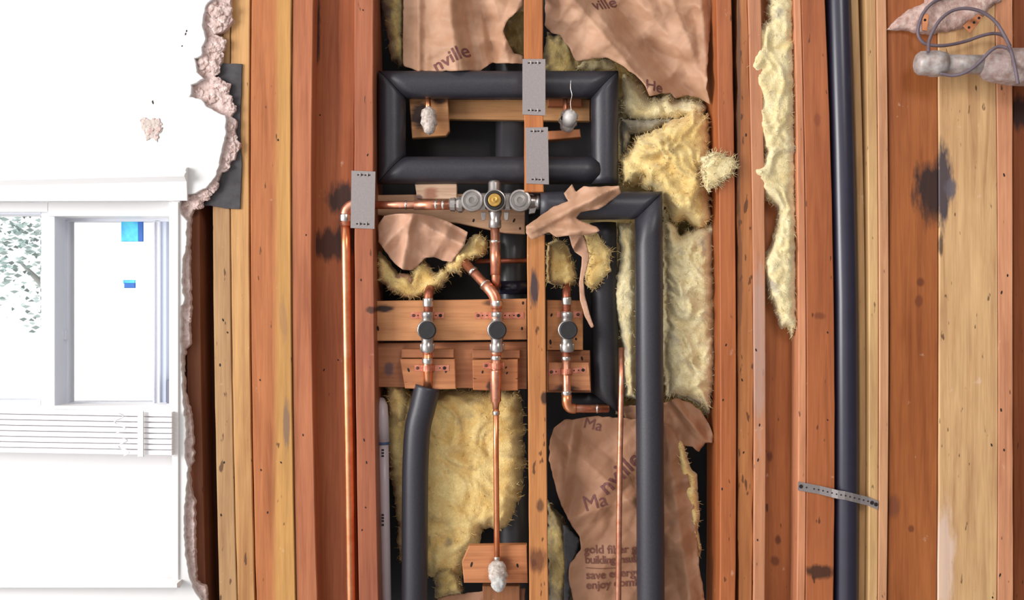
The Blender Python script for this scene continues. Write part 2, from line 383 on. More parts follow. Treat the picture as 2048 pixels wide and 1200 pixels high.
# back of the wall cavity
o = slab('wall_back', [(600, -200), (1640, -200), (1640, 1400), (600, 1400)], .20, .02, DARK); o['kind'] = 'structure'
o = slab('wall_far_right', [(1600, -200), (2400, -200), (2400, 1400), (1600, 1400)], .20, .02, DARK); o['kind'] = 'structure'
o = slab('wall_far_left', [(350, -200), (620, -200), (620, 1400), (350, 1400)], .20, .02, DARK); o['kind'] = 'structure'

# ---------------------------------------------------------------- plaster wall with window
def ragged(pts, amp, step=5, seed=0):
    out = []
    for i in range(len(pts)-1):
        a, b = Vector(pts[i]), Vector(pts[i+1]); n = max(1, int((b-a).length/step))
        for j in range(n):
            p = a.lerp(b, j/n); q = p*.09
            out.append((p.x+amp*noise.noise((q.x, q.y, seed)), p.y+amp*noise.noise((q.x, q.y, seed+9))))
    out.append(pts[-1]); return out
skim_edge = ragged([(428, -60), (424, 0), (410, 15), (405, 50), (412, 78), (403, 95), (404, 112), (390, 117), (393, 145), (408, 158), (384, 170), (381, 194), (404, 199), (410, 210), (428, 221), (450, 232),
    (452, 270), (444, 300), (438, 330), (430, 356), (412, 375), (390, 386), (362, 392), (358, 410), (362, 428), (374, 440), (372, 500), (366, 520), (364, 570), (369, 600)], 3.2, 5, 3)
skim_low = ragged([(369, 600), (362, 615), (362, 690), (364, 740), (366, 800), (372, 860), (369, 905), (376, 935), (372, 985), (368, 1040), (371, 1110), (378, 1150), (388, 1180), (402, 1200), (405, 1290)], 3, 6, 8)
skim = skim_edge[:-1]+skim_low
def ysc(pts, y): return XZ(pts, y)
yS = -.024
outer = [(-300, -60)]+skim+[(-300, 1290)]
# wall split as one C-shaped outline around the opening (opening runs out of frame to the left)
sk = [(-300, -60)]+skim+[(-300, 1290), (-300, 1176), (357, 1170), (357, 815), (344, 815), (344, 401), (-300, 405)]
o = slab('wall_left', sk, yS, .012, SKIM, ch=.0012); o['kind'] = 'structure'
base_edge = ragged([(462, -60), (461, 0), (459, 28), (466, 40), (455, 52), (446, 62), (429, 70), (446, 75), (449, 92), (444, 108), (444, 122), (432, 140), (428, 152), (446, 160), (456, 168), (457, 190), (466, 205), (471, 222),
    (462, 232), (472, 243), (470, 275), (481, 285), (474, 305), (462, 325), (455, 340), (441, 345), (432, 368), (420, 388), (404, 402), (385, 420), (381, 432), (379, 480), (378, 545), (381, 600), (380, 650), (381, 688), (369, 700), (366, 730), (368, 760), (372, 800),
    (382, 830), (384, 880), (386, 925), (378, 935), (380, 975), (388, 1000), (389, 1060), (389, 1110), (392, 1165), (400, 1170), (412, 1174), (413, 1200), (410, 1290)], 4, 4, 5)
bo = [(357, -60)]+base_edge+[(357, 1290)]
o = slab('broken_plaster_edge', bo, -.0125, .0125, BASEC, ch=.0012)
bm = bmesh.new(); bm.from_mesh(o.data)
setp(o, 'pinkish brown broken base plaster edge along the white window wall', 'plaster')
bm.free()
# crumbly lumps fused to the broken edge
for a, b, r in [(420, 15, 16), (440, 25, 18), (432, 50, 14), (446, 40, 12), (425, 92, 14), (438, 88, 11), (412, 105, 10), (434, 112, 10), (408, 128, 14), (425, 135, 13), (400, 145, 9), (432, 165, 10), (446, 178, 12), (430, 190, 13), (418, 200, 9), (452, 200, 11), (462, 215, 9), (398, 185, 8), (460, 255, 8),
                (463, 275, 8), (466, 295, 9), (455, 315, 8), (452, 332, 7), (425, 372, 10), (410, 388, 11), (395, 405, 11), (388, 398, 8), (370, 410, 8), (376, 640, 5), (378, 870, 5), (384, 1100, 5)]:
    bm = bmesh.new(); vs = bmesh.ops.create_icosphere(bm, subdivisions=4, radius=r/1000)['verts']
    c = W(a, b, -.012)
    for v in vs:
        n = v.co.normalized(); v.co = v.co*(1.05+.6*noise.noise(n*1.7+Vector((a, b, 0)))+.35*(noise.voronoi(n*2.6+Vector((b, a, 0)))[0][0]-.4)+.12*noise.noise(n*9))
        v.co.y *= .40; v.co += c
    link('plaster_lump', bm, BASEC, o)
# patched hole in the white wall
o = None
t = thing('wall_scar', 'ragged beige chipped patch in white wall above the window trim', 'plaster patch', W(300, 280, yS))
bm = bmesh.new()
pat = ragged([(280, 240), (292, 234), (300, 240), (318, 236), (322, 255), (326, 262), (318, 268), (316, 282), (300, 276), (292, 280), (288, 262), (282, 255), (280, 240)], 4, 3, 2)[:-1]
add_slab(bm, XZ(pat, yS), yS-.0015, .004, .0008); link('chipped_surface', bm, simple('chip', (214, 198, 190), .9, 0, .2, 150, 1, bd=.004), t)
for a, b, r_ in [(288, 243, 6), (300, 262, 9), (316, 258, 8), (308, 242, 5), (296, 274, 5), (312, 274, 6), (321, 248, 4)]:
    bm = bmesh.new(); vs = bmesh.ops.create_icosphere(bm, subdivisions=3, radius=r_/1000)['verts']
    for v in vs:
        n = v.co.normalized(); v.co = v.co*(1+.6*noise.noise(n*2+Vector((a, b, 0)))); v.co.y *= .3; v.co += W(a, b, yS)
    for f in bm.faces: f.smooth = True
    link('plaster_crumb', bm, BASEC, t)
holes(t, [(305, 203), (306, 206), (373, 62), (364, 92), (371, 68)], yS-.0002, 1.6)
# tar paper
o = slab('tar_paper_flap', ragged([(416, 120), (445, 126), (484, 128), (482, 200), (480, 262), (484, 330), (480, 418), (450, 416), (420, 411), (395, 412), (395, 380), (430, 340), (440, 200), (416, 120)], .8, 12)[:-1], -.004, .0035, FELT, ch=.0005)
setp(o, 'black tar paper flap sticking out from under the broken plaster', 'tar paper')
# window: structure with parts
def box(bm, x0, x1, y0, y1, p0, p1, yy=None):
    """x0..x1 / p0..p1 photo px of the face at depth yy (default front)"""
    yy = y0 if yy is None else yy
    a, b = W(x0, p0, yy), W(x1, p1, yy)
    add_slab(bm, [(a.x, a.z), (b.x, a.z), (b.x, b.z), (a.x, b.z)], y0, y1-y0, .0012)
bm = bmesh.new()
box(bm, -300, 96, .02, .13, 404, 424); box(bm, 96, 344, .02, .13, 402, 432)
box(bm, 338, 352, -.010, .13, 396, 830)
box(bm, -300, 356, .02, .13, 812, 1185)
win = link('window_1', bm, WHITE); win['kind'] = 'structure'
bm = bmesh.new(); box(bm, 82, 110, .03, .075, 424, 812); box(bm, -300, 82, .03, .06, 424, 428); box(bm, -300, 82, .03, .06, 800, 812)
link('left_sash', bm, VINYL, win)
bm = bmesh.new(); box(bm, 128, 136, .08, .11, 440, 808); box(bm, 306, 309, .075, .11, 443, 808); box(bm, 128, 338, .08, .11, 432, 443); box(bm, 128, 338, .08, .11, 805, 812)
box(bm, 310, 320, .08, .10, 440, 808)
link('right_sash', bm, VINYL, win)
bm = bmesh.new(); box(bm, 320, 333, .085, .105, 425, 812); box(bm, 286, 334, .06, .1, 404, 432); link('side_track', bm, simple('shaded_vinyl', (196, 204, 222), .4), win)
bm = bmesh.new(); box(bm, 333, 343, .07, .09, 760, 812); link('jamb_block', bm, simple('grey_block', (110, 110, 126), .5), win)
bm = bmesh.new(); box(bm, 116, 131, .068, .08, 661, 680); link('latch', bm, VINYL, win)
bm = bmesh.new(); box(bm, -300, 82, .045, .047, 428, 800); link('glass_pane', bm, GLASS, win)
bm = bmesh.new(); box(bm, 136, 306, .092, .094, 443, 805); link('glass_pane', bm, GLASS, win)
bm = bmesh.new(); box(bm, 242, 277, .088, .0905, 421, 483); s1 = link('sticker', bm, BLUE, win); s1['label'] = 'bright blue product sticker on the glass'
bm = bmesh.new(); box(bm, 276, 286, .0875, .0905, 421, 483); link('sticker_edge', bm, BLUED, s1)
bm = bmesh.new(); box(bm, 234, 286, .086, .0875, 401, 421); link('sticker_top', bm, PALE, s1)
bm = bmesh.new(); box(bm, 246, 270, .088, .0905, 560, 567); s2 = link('sticker', bm, BLUE, win); s2['label'] = 'small blue sticker lower on the glass'
bm = bmesh.new(); box(bm, 248, 270, .087, .0905, 566, 576); link('sticker_edge', bm, BLUED, s2)
# head trim
bm = bmesh.new()
prof = [(-.024, 338), (-.034, 340), (-.040, 345), (-.036, 349), (-.044, 353), (-.048, 358), (-.042, 362), (-.034, 367), (-.030, 404), (-.024, 404)]
for sx_, dy in ((-300, 14), (382, 0)): pass
ra = []; 
for px, dy in ((-300, 16), (384, 0)):
    ra.append([bm.verts.new((W(px, 0, 0).x, y, W(0, p+dy*(1 if p < 400 else .1), 0).z)) for y, p in prof])
for i in range(len(prof)-1): bm.faces.new((ra[0][i], ra[0][i+1], ra[1][i+1], ra[1][i]))
bm.faces.new(ra[0]); bm.faces.new(ra[1][::-1])
o = link('trim_head', bm, WHITE); o['kind'] = 'structure'
bm = bmesh.new(); box(bm, 344, 357, -.028, -.012, 404, 1176); o = link('trim_side', bm, WHITE); o['kind'] = 'structure'
bm = bmesh.new(); box(bm, -300, 355, -.05, -.02, 1166, 1176); o = link('trim_sill', bm, WHITE); o['kind'] = 'structure'
# venetian blind gathered at the foot of the window
bt = thing('venetian_blind', 'white slatted blind gathered below the window glass', 'blind', W(120, 912, -.02))
for i in range(8):
    py = 828+i*11
    bm = bmesh.new()
    a, b, yy = W(-300, py-10 + i*.2, -.045), W(342, py+2, -.045), -.045
    pr = [(.004, .0045), (.012, .0055), (.020, .005), (.030, .004)]
    rr = []
    for P in (a, b): rr.append([bm.verts.new((P.x, P.y+q, P.z+z)) for q, z in pr]+[bm.verts.new((P.x, P.y+q, P.z-z+.0008)) for q, z in pr[::-1]])
    for j in range(8): bm.faces.new((rr[0][j], rr[0][(j+1) % 8], rr[1][(j+1) % 8], rr[1][j]))
    bm.faces.new(rr[0]); bm.faces.new(rr[1][::-1])
    link('slat', bm, SLAT, bt)
bm = bmesh.new(); box(bm, 275, 287, -.049, -.047, 822, 914); link('ladder_tape', bm, WHITE, bt)
cp = [W(236+10*math.sin(i*1.3)+i*.8, 826+i*5, -.05-.003*math.cos(i*2)) for i in range(18)]
tube('lift_cord', smooth_path(cp, 4), .0013, WHITE, bt, 8)
# tree outside
tr = thing('garden_tree', 'foliage coloured pale for overexposure, seen faintly through the left window pane', 'tree', (-3.2, 4.5, 0))
bm = bmesh.new()
for i in range(650):
    c = Vector((-3.24+R.gauss(0, .09), 4.5+R.gauss(0, .2), 1.52+R.gauss(0, .22)))
    if noise.noise(c*3) < -.05: continue
    a = Vector((R.gauss(0, 1), R.gauss(0, 1), R.gauss(0, 1))).normalized(); u, v = frame_of(a); l = .028
    vs = [bm.verts.new(c+u*l), bm.verts.new(c+v*l*.5+a*.008), bm.verts.new(c-u*l), bm.verts.new(c-v*l*.5+a*.008)]
    bm.faces.new(vs)
f = link('foliage', bm, GRN, tr); f['kind'] = 'stuff'
tube('trunk', [Vector((-2.98, 4.5, 0)), Vector((-2.98, 4.5, .8)), Vector((-3.0, 4.5, 1.3)), Vector((-3.2, 4.5, 1.5))], [.05, .045, .03, .008], simple('bark', (190, 190, 186), .8), tr, 12)

# ---------------------------------------------------------------- soft sheets: fibreglass and kraft paper
def pip(pt, poly):
    x, y = pt; c = False; j = len(poly)-1
    for i in range(len(poly)):
        xi, yi = poly[i]; xj, yj = poly[j]
        if (yi > y) != (yj > y) and x < (xj-xi)*(y-yi)/(yj-yi)+xi: c = not c
        j = i
    return c
def nearest(pt, poly):
    best = 1e9; bp = pt; x, y = pt
    for i in range(len(poly)):
        x0, y0 = poly[i-1]; x1, y1 = poly[i]; dx, dy = x1-x0, y1-y0
        q = dx*dx+dy*dy
        t = 0 if q == 0 else max(0, min(1, ((x-x0)*dx+(y-y0)*dy)/q))
        a, b = x0+dx*t, y0+dy*t; d = (x-a)**2+(y-b)**2
        if d < best: best = d; bp = (a, b)
    return math.sqrt(best), bp
def gridfill(poly, cell):
    xs = [p[0] for p in poly]; ys = [p[1] for p in poly]
    x0, y0 = min(xs)-cell, min(ys)-cell; nx = int((max(xs)-x0)/cell)+2; ny = int((max(ys)-y0)/cell)+2
    cells = [(i, j) for i in range(nx) for j in range(ny) if pip((x0+(i+.5)*cell, y0+(j+.5)*cell), poly)]
    vid = {}; P = []; F = []
    for i, j in cells:
        f = []
        for k in ((i, j), (i+1, j), (i+1, j+1), (i, j+1)):
            if k not in vid: vid[k] = len(P); P.append([x0+k[0]*cell, y0+k[1]*cell])
            f.append(vid[k])
        F.append(f)
    ec = {}
    for f in F:
        for a, b in zip(f, f[1:]+f[:1]): ec[(min(a, b), max(a, b))] = ec.get((min(a, b), max(a, b)), 0)+1
    bd = set(v for e_, c in ec.items() if c == 1 for v in e_)
    dist = []
    for k, p in enumerate(P):
        d, q = nearest(p, poly)
        if k in bd: p[0], p[1] = q; d = 0
        dist.append(d)
    return P, F, dist, [e_ for e_, c in ec.items() if c == 1]
def fluff(outline, yf, yb, mat, label, amp=.014, rag=7, cell=3.6, strands=160, seed=0, edge=26, name='fibreglass_insulation', slope=None, parent=None, ns=1.0, clear=None):
    """a torn mass of glass wool: outline in px, front around yf, back at yb"""
    poly = ragged(list(outline)+[outline[0]], rag, 5, seed)[:-1]
    P, F, dist, bed = gridfill(poly, cell)
    bm = bmesh.new(); V = []
    for p, d in zip(P, dist):
        q = Vector((p[0]*.012*ns, p[1]*.012*ns, seed*3.1))
        wq = q+Vector((noise.noise(q*1.7), noise.noise(q*1.7+Vector((5, 5, 5))), 0))*.7
        h = noise.noise(wq*1.0)*1.0+(1-abs(noise.noise(wq*2.1))*2)*.55+noise.noise(wq*5)*.33+(1-2*abs(noise.noise(wq*9)))*.18
        k = min(1, d/edge); k = math.sqrt(k*(2-k))
        y = yb+(yf-yb)*k - h*amp*k
        if slope: y += slope(p[0], p[1])
        y = min(y, yb+.004)
        if clear: y = max(y, clear(p[0], p[1], y))
        V.append(bm.verts.new(W(p[0], p[1], y)))
    for f in F:
        g = bm.faces.new([V[i] for i in f]); g.smooth = True
    B = {}
    for a, b in bed:
        for i in (a, b):
            if i not in B:
                c = V[i].co; B[i] = bm.verts.new((c.x, yb+.008, c.z))
        g = bm.faces.new((V[a], V[b], B[b], B[a])); g.smooth = True
    # loose fibres
    rr = random.Random(seed+5)
    idx = [i for i, d in enumerate(dist) if d < 9]+rr.sample(range(len(P)), min(len(P), len(P)//14))
    cx = sum(p[0] for p in P)/len(P); cy = sum(p[1] for p in P)/len(P)
    for _ in range(int(strands*1.7)):
        i = rr.choice(idx); c = V[i].co.copy(); d, q = nearest(P[i], poly)
        ox, oz = P[i][0]-cx, -(P[i][1]-cy)
        dr = Vector((ox/260+rr.gauss(0, .6), -abs(rr.gauss(.1, .4)), oz/300+rr.gauss(0, .6))).normalized()
        l = rr.uniform(.005, .014); pts = [c]
        for s in range(4):
            dr = (dr+Vector((rr.gauss(0, .3), rr.gauss(0, .2), rr.gauss(0, .3)))).normalized(); pts.append(pts[-1]+dr*l/4)
        add_tube(bm, pts, [.0008, .0006, .0005, .00035, .00015], 4)
    o = link(name, bm, mat, parent)
    if not parent: setp(o, label, 'insulation')
    return o
def paper(outline, yf, mat, label, amp=.010, cell=3.6, seed=0, rag=2.5, folds=(), thick=.0012, slope=None, name='kraft_paper_facing', crum=1.0):
    """crumpled sheet; folds: (px, py, angle deg, width px, height m) long creases"""
    poly = ragged(list(outline)+[outline[0]], rag, 7, seed)[:-1]
    P, F, dist, bed = gridfill(poly, cell)
    bm = bmesh.new(); V = []
    rr = random.Random(seed)
    dirs = [(math.cos(a), math.sin(a), rr.uniform(40, 95), rr.uniform(0, 9)) for a in [rr.uniform(0, PI) for _ in range(5)]]
    def H(x, z):
        q = Vector((x*.01, z*.01, seed*2.3))
        h = 0
        for k, (cx, sy, lam, ph) in enumerate(dirs):
            t = (x*cx+z*sy+28*noise.noise(q*.8+Vector((k, 0, 0))))/lam+ph
            tri = abs((t % 1)*2-1)
            h += (tri-.5)*max(0, .35+noise.noise(q*.7+Vector((0, k*3, 0))))*.8
        vd = noise.voronoi(q*1.25)[0]
        h = h*.8+(vd[0]-.35)*1.3*crum+(noise.voronoi(q*2.9)[0][0]-.35)*.38*crum+noise.noise(q*.5)*.9
        y = -h*amp
        for (fx, fz, an, wd, hh) in folds:
            an = math.radians(an); d = abs((x-fx)*math.sin(an)+(z-fz)*math.cos(an))
            y -= max(0, 1-d/wd)*hh
        if slope: y += slope(x, z)
        return yf+y
    for p in P: V.append(bm.verts.new(W(p[0], p[1], H(*p))))
    for f in F: g = bm.faces.new([V[i] for i in f]); g.smooth = True
    # thickness
    bm.normal_update()
    T = [bm.verts.new(v.co+Vector((0, thick, 0))) for v in V]
    for f in F: g = bm.faces.new([T[i] for i in f[::-1]]); g.smooth = True
    for a, b in bed: bm.faces.new((V[a], T[a], T[b], V[b]))
    bmesh.ops.triangulate(bm, faces=bm.faces)
    bvh = BVHTree.FromBMesh(bm)
    o = link(name, bm, mat); setp(o, label, 'paper'); o.data.update()
    return o, bvh
def text(parent, bvh, s, px, py, h, ang, mat=INK, y0=.05, bold=.012, shear=0, sp=1.0, clip=None, skew=None):
    """printed lettering laid on a sheet: origin px,py, cap height h px"""
    c = bpy.data.curves.new('t', 'FONT'); c.body = s; c.size = 1; c.resolution_u = 6; c.offset = bold; c.shear = shear; c.space_character = sp
    t = bpy.data.objects.new('t', c); C.objects.link(t)
    bpy.context.view_layer.update(); dg = bpy.context.evaluated_depsgraph_get()
    me = bpy.data.meshes.new_from_object(t.evaluated_get(dg)); bpy.data.objects.remove(t)
    bm = bmesh.new(); bm.from_mesh(me); bpy.data.meshes.remove(me)
    sc = h/.7; a = math.radians(ang)
    for v in bm.verts:
        x, y = v.co.x*sc, v.co.y*sc
        v.co = W(px+x*math.cos(a)+y*math.sin(a)*-1*-1*0+(-y)*-math.sin(a)*-1, py-(x*math.sin(a)+y*math.cos(a)), y0)
        
    bmesh.ops.triangulate(bm, faces=bm.faces)
    for _ in range(5):
        ed = [e_ for e_ in bm.edges if e_.calc_length() > .003]
        if not ed: break
        bmesh.ops.subdivide_edges(bm, edges=ed, cuts=1); bmesh.ops.triangulate(bm, faces=bm.faces)
    dead = []
    for v in bm.verts:
        hit = bvh.ray_cast(Vector((v.co.x, -1, v.co.z)), Vector((0, 1, 0)))
        if hit[0] is None: dead.append(v)
        else: v.co.y = hit[0].y-.0014
    if dead: bmesh.ops.delete(bm, geom=dead, context='VERTS')
    if len(bm.verts) == 0: bm.free(); return
    return link('printed_words', bm, mat, parent)

# upper left bay
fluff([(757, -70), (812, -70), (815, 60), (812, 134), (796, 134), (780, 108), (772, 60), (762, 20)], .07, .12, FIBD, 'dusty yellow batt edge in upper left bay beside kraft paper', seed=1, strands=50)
k1, b1 = paper([(806, -70), (1047, -70), (1047, 14), (1030, 26), (1014, 42), (1006, 62), (1018, 92), (1030, 106), (1047, 112), (1047, 127), (1010, 126), (985, 126), (960, 142), (900, 142), (838, 142), (806, 132)],
    .062, KRA, 'kraft paper facing in upper left bay, lying over the foam loop', seed=11, amp=.016, folds=((838, 60, 90, 10, .010), (905, 60, 96, 46, .030), (940, 60, 98, 26, -.02), (975, 60, 104, 26, -.026), (1020, 60, 70, 22, .016)))
text(k1, b1, 'nville', 872, 146, 27, 26, y0=.05, bold=.012)
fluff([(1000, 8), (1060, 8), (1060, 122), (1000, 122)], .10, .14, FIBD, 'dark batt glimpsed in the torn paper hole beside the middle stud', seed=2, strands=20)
# upper right bay
k2, b2 = paper([(1090, -70), (1421, -70), (1424, 20), (1421, 55), (1416, 110), (1414, 175), (1420, 208), (1398, 196), (1375, 190), (1352, 196), (1342, 186), (1322, 186), (1300, 194), (1290, 172), (1272, 150), (1246, 132), (1212, 114), (1182, 118), (1152, 122), (1140, 98), (1120, 70), (1104, 66), (1090, 50)],
    .055, KRA, 'large crumpled kraft paper sheet in upper right bay with purple lettering', seed=21, amp=.018, folds=((1215, 80, -50, 46, .034), (1300, 90, -50, 40, -.026), (1408, 60, 95, 16, .014), (1368, 60, -68, 28, .016)))
text(k2, b2, 'ville', 1188, 26, 24, -22+44, y0=.05, bold=.012)
text(k2, b2, 'ns Ma', 1255, -12, 20, 10, y0=.05, bold=0)
text(k2, b2, 'He', 1284, 186, 22, -8, y0=.05, bold=.012)
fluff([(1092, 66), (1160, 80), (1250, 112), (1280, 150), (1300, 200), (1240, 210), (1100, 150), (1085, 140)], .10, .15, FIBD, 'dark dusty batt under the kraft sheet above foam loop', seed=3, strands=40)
fluff([(1145, 128), (1180, 114), (1215, 110), (1242, 126), (1240, 146), (1150, 146)], .085, .13, FIBP, 'small yellow fringe poking above the foam loop top right', seed=4, strands=60, rag=5)
# big torn batt
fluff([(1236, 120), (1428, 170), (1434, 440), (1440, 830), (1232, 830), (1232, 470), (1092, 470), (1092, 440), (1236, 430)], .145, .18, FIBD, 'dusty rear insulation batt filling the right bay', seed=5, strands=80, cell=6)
fluff([(1240, 142), (1262, 150), (1285, 172), (1300, 196), (1342, 190), (1360, 198), (1388, 200), (1414, 212), (1412, 250), (1380, 240), (1330, 240), (1290, 250), (1262, 240), (1240, 220)], .075, .12, FIBP, 'pale yellow tuft hanging from torn kraft sheet edge', seed=6, strands=160)
fluff([(1240, 232), (1270, 238), (1300, 232), (1348, 232), (1350, 250), (1320, 262), (1290, 270), (1262, 268), (1255, 300), (1240, 330)], .080, .12, fiber('grey_wool', (196, 182, 150), (136, 124, 104), (120, 114, 104), .45), 'grey dust-stained wad of wool beside the foam loop', seed=7, strands=90, rag=6, amp=.02)
fluff([(1262, 292), (1275, 270), (1300, 262), (1322, 250), (1345, 238), (1368, 232), (1390, 212), (1402, 230), (1420, 224), (1422, 300), (1420, 380), (1425, 440), (1400, 462), (1372, 440), (1350, 452), (1332, 424), (1318, 398), (1302, 380), (1282, 372), (1240, 372), (1240, 320)],
    .028, .10, FIB, 'large golden torn wad of wool bulging in the middle right bay', seed=8, amp=.020, strands=380, edge=34)
fluff([(1405, 316), (1425, 306), (1448, 312), (1472, 316), (1470, 336), (1462, 352), (1445, 362), (1440, 372), (1418, 380), (1405, 360)], -.012, .0 + -.002, FIBP, 'pale tuft overlapping the right bay stud', seed=9, strands=200, amp=.008, rag=6, edge=14)
fluff([(1326, 400), (1345, 440), (1362, 470), (1392, 452), (1430, 440), (1432, 520), (1436, 600), (1436, 700), (1432, 780), (1420, 832), (1402, 812), (1375, 796), (1330, 790), (1322, 700)],
    .052, .12, FIBP, 'long pale wool batt right of tall foam pipe', seed=10, amp=.022, strands=420, edge=30)
fluff([(1236, 446), (1274, 446), (1276, 800), (1252, 792), (1246, 740), (1244, 690), (1232, 640), (1225, 590), (1238, 520)], .055, .1, FIBP, 'narrow wool strip squeezed between two foam pipes', seed=12, amp=.010, strands=120, rag=5, edge=16)
# middle left of the bay
fluff([(753, 500), (770, 512), (795, 545), (820, 552), (830, 530), (848, 520), (866, 545), (890, 538), (905, 512), (925, 495), (945, 470), (964, 468), (978, 486), (968, 512), (938, 520), (922, 552), (906, 545), (884, 572), (855, 592), (815, 600), (790, 590), (765, 570), (753, 560)],
    .052, .09, FIB, 'yellow wool rim under kraft flap in the left bay', seed=13, amp=.012, strands=240, edge=14, rag=6)
k3, b3 = paper([(756, 452), (768, 432), (788, 428), (820, 426), (862, 431), (898, 444), (936, 464), (930, 486), (916, 508), (903, 524), (886, 522), (868, 514), (850, 515), (838, 530), (822, 540), (806, 540), (790, 528), (770, 502), (757, 484)],
    .040, KRB, 'light kraft paper flap below horizontal copper pipe', seed=31, amp=.016, rag=1.5, folds=((812, 490, 78, 12, .012), (860, 455, -28, 22, .016), (800, 460, 45, 18, .012), (880, 490, 60, 18, .01)))
paper([(788, 555), (800, 546), (815, 548), (826, 560), (818, 575), (800, 572)], .05, KRD, 'small brown paper scrap caught in the wool rim', seed=32, amp=.006, rag=1.5)
# crumpled paper across the middle stud
k4, b4 = paper([(1052, 452), (1080, 432), (1108, 413), (1136, 402), (1128, 386), (1144, 368), (1152, 384), (1168, 372), (1178, 374), (1238, 372), (1242, 386), (1228, 396), (1212, 410), (1198, 418), (1162, 424), (1152, 436), (1166, 444), (1194, 454), (1200, 462), (1180, 470), (1150, 470), (1112, 474), (1098, 464), (1078, 474), (1064, 480), (1052, 466)],
    -.008, KRA, 'crumpled kraft paper scrap draped over the middle stud top', seed=41, amp=.017, rag=1.2, crum=1.4, slope=lambda x, z: -.018*max(0, (x-1080)/160), folds=((1110, 440, 28, 14, .010), (1180, 400, 24, 16, .012), (1150, 460, -4, 12, .008)))
paper([(1137, 468), (1166, 470), (1176, 498), (1179, 516), (1173, 540), (1167, 560), (1170, 592), (1180, 630), (1188, 654), (1182, 656), (1170, 634), (1160, 600), (1158, 566), (1163, 530), (1164, 514), (1150, 504), (1143, 490)],
    .012, KRB, 'long curling kraft paper strip dangling above the right stop valve', seed=42, amp=.008, rag=.6, cell=2.6, folds=((1150, 490, 60, 8, .01),))
fluff([(1094, 486), (1112, 478), (1136, 492), (1150, 540), (1152, 566), (1140, 578), (1118, 570), (1094, 566)], .042, .09, FIB, 'yellow tuft above the right stop valve behind middle stud', seed=14, strands=90, rag=5, edge=14)
fluff([(1170, 470), (1194, 464), (1204, 484), (1222, 500), (1220, 540), (1206, 560), (1184, 580), (1172, 570), (1172, 520)], .03, .045, FIB, 'yellow tuft hanging right of the dangling paper strip', seed=15, strands=110, rag=5, edge=14, amp=.007)
# lower left bay
fluff([(770, 760), (812, 768), (822, 800), (812, 846), (790, 850), (774, 820)], .07, .12, FIB, 'small yellow tuft above white plastic pipe', seed=16, strands=60, rag=5)
fluff([(766, 790), (840, 778), (960, 778), (1040, 780), (1048, 830), (1050, 900), (1046, 980), (1036, 1010), (1020, 1050), (1004, 1066), (980, 1056), (966, 1060), (962, 1088), (944, 1110), (922, 1150), (915, 1170), (890, 1170), (860, 1150), (800, 1120), (790, 1000), (770, 900)],
    .085, .135, FIB, 'large golden wool batt in lower left bay behind thin copper pipe', seed=17, amp=.014, strands=260, edge=34, ns=.7, clear=lambda x, z, y: .078)
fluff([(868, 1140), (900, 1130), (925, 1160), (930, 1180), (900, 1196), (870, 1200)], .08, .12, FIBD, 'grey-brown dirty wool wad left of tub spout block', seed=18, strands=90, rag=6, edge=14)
paper([(860, 1205), (900, 1190), (985, 1180), (1050, 1176), (1050, 1290), (860, 1290)], .09, KRD, 'kraft paper scrap at the foot of the lower left bay', seed=43, amp=.010)
# lower right bay
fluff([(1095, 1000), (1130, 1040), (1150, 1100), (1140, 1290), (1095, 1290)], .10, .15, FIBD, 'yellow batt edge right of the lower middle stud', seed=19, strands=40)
paper([(1125, 1046), (1140, 1058), (1160, 1080), (1155, 1100), (1140, 1140), (1140, 1290), (1125, 1290), (1130, 1120)], .085, FELT, 'black paper fold beside the lettered kraft sheet', seed=44, amp=.008, name='black_paper_fold')
k5, b5 = paper([(1100, 880), (1106, 858), (1128, 840), (1190, 832), (1270, 838), (1336, 850), (1352, 868), (1364, 900), (1376, 950), (1388, 1010), (1394, 1060), (1398, 1130), (1410, 1200), (1414, 1290), (1148, 1290), (1146, 1200), (1136, 1150), (1140, 1128), (1162, 1098), (1160, 1074), (1140, 1046), (1122, 1010), (1108, 960), (1098, 920)],
    .064, KRD, 'large kraft paper sheet with printed slogan in lower right bay', seed=51, amp=.015, folds=((1133, 950, 82, 18, .012), (1200, 950, -42, 40, .018), (1240, 940, 50, 34, .012), (1180, 1025, 18, 22, .010), (1360, 1060, 98, 20, .012)), crum=.5)
text(k5, b5, 'Ma', 1170, 1022, 28, 16, y0=.05, bold=0)
text(k5, b5, 'nville', 1212, 990, 34, 42, y0=.05, bold=.012)
text(k5, b5, 'Ma', 1166, 856, 22, -12, y0=.05, bold=0)
text(k5, b5, 'gold fiber glass', 1170, 1111, 16, 3, INK2, bold=.018)
text(k5, b5, 'building insulation', 1171, 1130, 15, 2, INK2, bold=.018, sp=.92)
text(k5, b5, 'save energy', 1173, 1161, 16, 4, INK2, bold=.018)
text(k5, b5, 'enjoy comfort', 1173, 1181, 16, 4, INK2, bold=.018)
text(k5, b5, '_______', 1173, 1137, 14, 1, INK2, bold=.012)
fluff([(1350, 876), (1368, 884), (1380, 930), (1394, 950), (1396, 990), (1400, 1030), (1396, 1060), (1404, 1100), (1398, 1120), (1388, 1080), (1374, 1010), (1358, 940)], .058, .10, FIB, 'thin golden batt edge along right side of lettered kraft sheet', seed=20, strands=60, rag=3, edge=10, amp=.005)
paper([(1246, 812), (1290, 810), (1330, 806), (1352, 796), (1380, 806), (1404, 822), (1416, 846), (1428, 872), (1426, 886), (1410, 886), (1398, 904), (1384, 894), (1352, 890), (1330, 878), (1280, 850), (1250, 838)],
    .076, KRD, 'folded kraft paper bulge right of tall foam pipe at lower batt', seed=52, amp=.018, folds=((1385, 850, -50, 14, .014),))

